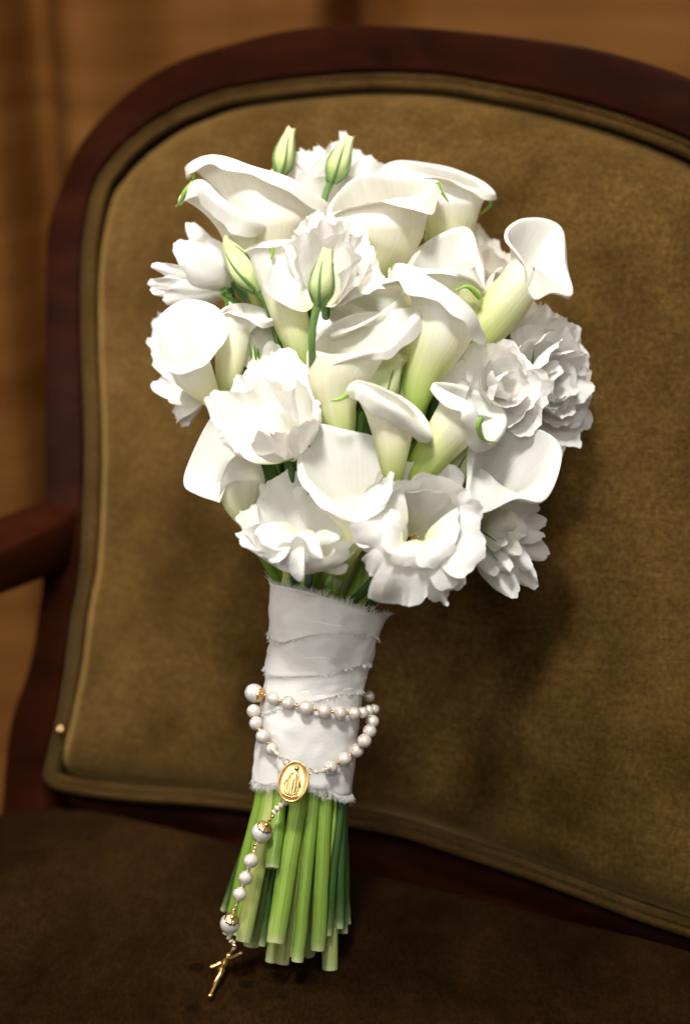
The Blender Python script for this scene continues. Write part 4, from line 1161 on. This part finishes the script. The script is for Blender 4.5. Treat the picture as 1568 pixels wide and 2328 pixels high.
# gold cap of the big pearl on the upper loop and of the two big pearls below
def cap(center, direc, R, name='bead_cap'):
    z = direc.normalized(); x = z.cross(TOCAM)
    if x.length < 1e-3: x = z.cross(UPV)
    x.normalize(); y = z.cross(x)
    mb = MB(); rows = []
    nn = 40
    for i in range(7):
        a = rad(4 + 36 * i / 6)
        row = []
        for j in range(nn):
            b_ = 2 * math.pi * j / nn
            rr = R * (1.05 + 0.06 * abs(math.sin(b_ * 5)) * (i / 6))
            ee = a * (1 + 0.12 * (i == 6) * abs(math.sin(b_ * 5)))
            row.append(center + z * (math.cos(ee) * rr) + (x * math.cos(b_) + y * math.sin(b_)) * (math.sin(ee) * rr))
        rows.append(row)
    mb.grid(rows, closed=True)
    ball(mb, center + z * R * 1.1, R * 0.22, 10, 6)
    return mb.build(name, M['gold'], ros, solid=0.0003)
cap(P(578, 1576, .8), V(.75, -.15, .45), 22 * PX)
gbead(596, 1578, 4.5, 1.6); gbead(603, 1581, 4, 1.9)
# drop chain
chain = [(595, 1892, 23, 3.0, 'pearl_white'), (570, 1957, 16.5, 3.2, 'pearl'), (558, 1996, 16, 3.2, 'pearl'), (545, 2033, 15.5, 3.2, 'pearl'), (523, 2100, 22, 3.1, 'pearl_white')]
for (u, v, r_, d, m_) in chain: pearl(u, v, r_, d, m_)
for (u, v, r_) in ((623, 1847, 4.4), (619, 1856, 4.6), (612, 1865, 4.6), (581, 1921, 4.6), (579, 1929, 4.6), (576, 1937, 4.6), (564, 1977, 5), (551, 2016, 5), (539, 2051, 4.8), (535, 2060, 4.8), (531, 2069, 4.8), (532, 2149, 4.2)):
    gbead(u, v, r_, 3.1)
dirc = (P(607, 1872, 3.4) - P(595, 1892, 3.0))
cap(P(595, 1892, 3.0), dirc, 23 * PX); cap(P(595, 1892, 3.0), -dirc + V(0, 0, -.002), 23 * PX)
dirc = (P(530, 2080, 3.6) - P(523, 2100, 3.1))
cap(P(523, 2100, 3.1), dirc, 22 * PX); cap(P(523, 2100, 3.1), -dirc + V(0, 0, -.002), 22 * PX)
# cords and knots
def cord(pts, r_=0.0007):
    mb = MB(); q = spline([P(*p) for p in pts], 16)
    tube(mb, q, [r_ * (1 + 0.5 * math.sin(i * 1.3)) for i in range(16)], 8)
    return mb.build('cord', M['thread'], ros)
cord([(618, 1703, 2.6), (632, 1716, 3.1), (645, 1727, 3.2)], 0.0009)
cord([(752, 1744, 2.9), (730, 1753, 3.1), (708, 1755, 3.2)], 0.0009)
cord([(651, 1822, 3.3), (640, 1830, 3.3), (632, 1836, 3.3), (624, 1846, 3.2)], 0.0013)
cord([(517, 2120, 3.0), (522, 2134, 3.0), (531, 2144, 3.0)], 0.0011)
cord([(531, 2140, 3.0), (534, 2152, 2.9), (531, 2158, 2.8)], 0.0006)
for seq in (pts_up, pts_r, pts_l): cord(seq, 0.0005)
cord([(c[0], c[1], c[3]) for c in chain], 0.0005)
# jump rings
def ring(c, R, r_, nrm):
    z = nrm.normalized(); x = z.cross(UPV).normalized(); y = z.cross(x)
    mb = MB(); rows = []
    for i in range(21):
        a = 2 * math.pi * i / 20; o = x * math.cos(a) + y * math.sin(a)
        rows.append([c + o * (R + r_ * math.cos(b_)) + z * (r_ * math.sin(b_)) for b_ in [2 * math.pi * j / 8 for j in range(8)]])
    mb.grid(rows, closed=True); return mb.build('jump_ring', M['gold'], ros)
for (u, v) in ((651, 1733), (703, 1754), (652, 1822)): ring(P(u, v, 3.25), 6.5 * PX, 1.2 * PX, V(.2, .1, 1))
# medal
mc = P(667, 1777, 3.55)
tilt = rad(-11)
mx = V(math.cos(tilt), math.sin(tilt), 0.12).normalized(); my = V(-math.sin(tilt), math.cos(tilt), -0.30).normalized(); my = (my - mx * my.dot(mx)).normalized(); mz = mx.cross(my)
if mz.dot(TOCAM) < 0: mz = -mz
mb = MB()
prof = [(1.0, -1.2), (1.02, -0.3), (1.0, 0.9), (0.97, 1.35), (0.93, 1.3), (0.90, 0.7), (0.86, 0.35), (0.6, 0.45), (0.3, 0.5), (0.01, 0.5)]
rows = []
for f, h in prof:
    rows.append([mc + mx * (33.5 * PX * f * math.cos(a)) + my * (45.5 * PX * f * math.sin(a)) + mz * (h * 0.0007 + (0.00018 * noise.noise(Vector((math.cos(a) * 3 * f, math.sin(a) * 3 * f, 2))) if f < .9 else 0)) for a in [2 * math.pi * j / 60 for j in range(60)]])
mb.grid(rows, closed=True)
med = mb.build('medal', M['gold_satin'], ros)
mb = MB()
def mp(x, y, h): return mc + mx * (x * PX) + my * (y * PX) + mz * (0.0003 + h * PX)
ball(mb, mp(1, 29, 3), 6.2 * PX, 12, 9)                                   # veiled head
rows = []
for i in range(15):                                                         # robe with folds
    t = i / 14; y = 23 - 52 * t
    w = 5 + 7.5 * min(1, t * 2.2) - 3.0 * max(0, t - .55) * 1.5
    rows.append([mp(0.5 - 1.5 * t + w * math.cos(a) * (1 + .10 * math.sin(6 * a + t * 3)), y, 1 + (5.2 + 1.1 * math.cos(5 * a * 1.0 + t * 2)) * max(0, math.sin(a))) for a in [math.pi * j / 20 for j in range(21)]])
mb.grid(rows)
for sgn in (-1, 1):                                                         # cloak and lowered arms
    tube(mb, spline([mp(sgn * 4, 20, 4), mp(sgn * 10, 10, 5), mp(sgn * 14.5, -1, 4), mp(sgn * 17.5, -8, 2.5)], 10), [3.2 * PX * (1 - .045 * i) for i in range(10)], 8)
    tube(mb, spline([mp(sgn * 8, 12, 3), mp(sgn * 12, -4, 3), mp(sgn * 12.5, -20, 2), mp(sgn * 7, -28, 2)], 10), [3.0 * PX * (1 + .2 * math.sin(i * 2.1)) for i in range(10)], 8)
    for k in range(3): tube(mb, [mp(sgn * 17, -8, 2.5), mp(sgn * (17 + 1.2 * k), -11.5 + k, 2)], [.7 * PX, .5 * PX], 5)
for k in range(7): ball(mb, mp(-14 + 4.6 * k, -31 - 3.5 * math.sin(k * .52), 1.5), 4.2 * PX, 9, 6)   # clouds at the feet
mb.build('figure', M['gold'], med)
# crucifix lying against the seat
def dseat(u, v, lift):
    return (DIST - (seat_hit(u, v, 0.0) - CAMPOS).dot(FWD)) * 100 + lift
cx = P(514, 2183, dseat(514, 2183, 0.8))
top_, bot = P(531, 2155, dseat(531, 2155, 1.3)), P(478, 2264, dseat(478, 2264, .35))
al, ar_ = P(482, 2199, dseat(482, 2199, .45)), P(548, 2168, dseat(548, 2168, 1.0))
cruc = MB()
tube(cruc, spline([top_, top_.lerp(bot, .25), top_.lerp(bot, .5), bot], 14), [4.4 * PX * (1 + .16 * math.sin(i * 2.3)) for i in range(14)], 9)
tube(cruc, spline([al, cx, ar_], 12), [4.5 * PX * (1 + .16 * math.sin(i * 2.7)) for i in range(12)], 9)
for q in (al, ar_, bot): ball(cruc, q, 5.8 * PX, 9, 6)
cr_ = cruc.build('crucifix', M['gold'], ros)
fg = MB(); o_ = V(.15, .25, .95) * (7.0 * PX)
body = [cx + o_ * 1.2 + (top_ - bot) * .04, cx + o_ * 1.3 - (top_ - bot) * .10, cx + o_ * 1.5 - (top_ - bot) * .2, cx + o_ * 1.6 - (top_ - bot) * .30 + V(2 * PX, 0, 0), cx + o_ * 1.2 - (top_ - bot) * .42, cx + o_ - (top_ - bot) * .55]
tube(fg, spline(body, 18), [PX * 1.75 * x for x in (3, 4.6, 5.2, 5.0, 4.6, 4.2, 4.6, 5.4, 5.0, 4.6, 4.4, 4.2, 3.6, 3.4, 3.1, 2.8, 2.6, 2.2)], 10)
ball(fg, cx + o_ * 1.9 + (top_ - bot) * .10, 7.6 * PX, 10, 8)
for e in (al, ar_): tube(fg, spline([cx + o_ * 1.2 + (top_ - bot) * .01, cx.lerp(e, .5) + o_ * 1.1 - (top_ - bot) * .01, cx.lerp(e, .92) + o_], 9), [PX * 3.4] * 4 + [PX * 2.8] * 5, 8)
fg.build('corpus', M['gold'], cr_)
print('back plane depth at (800,800):', (DIST - (back_hit(800, 800) - CAMPOS).dot(FWD)) * 100, 'right top', (DIST - (back_hit(1500, 300) - CAMPOS).dot(FWD)) * 100, 'left', (DIST - (back_hit(150, 700) - CAMPOS).dot(FWD)) * 100, 'bottom', (DIST - (back_hit(800, 1850) - CAMPOS).dot(FWD)) * 100)
print('seat at foot', seat_hit(680, 2200), P(680, 2200, 0))
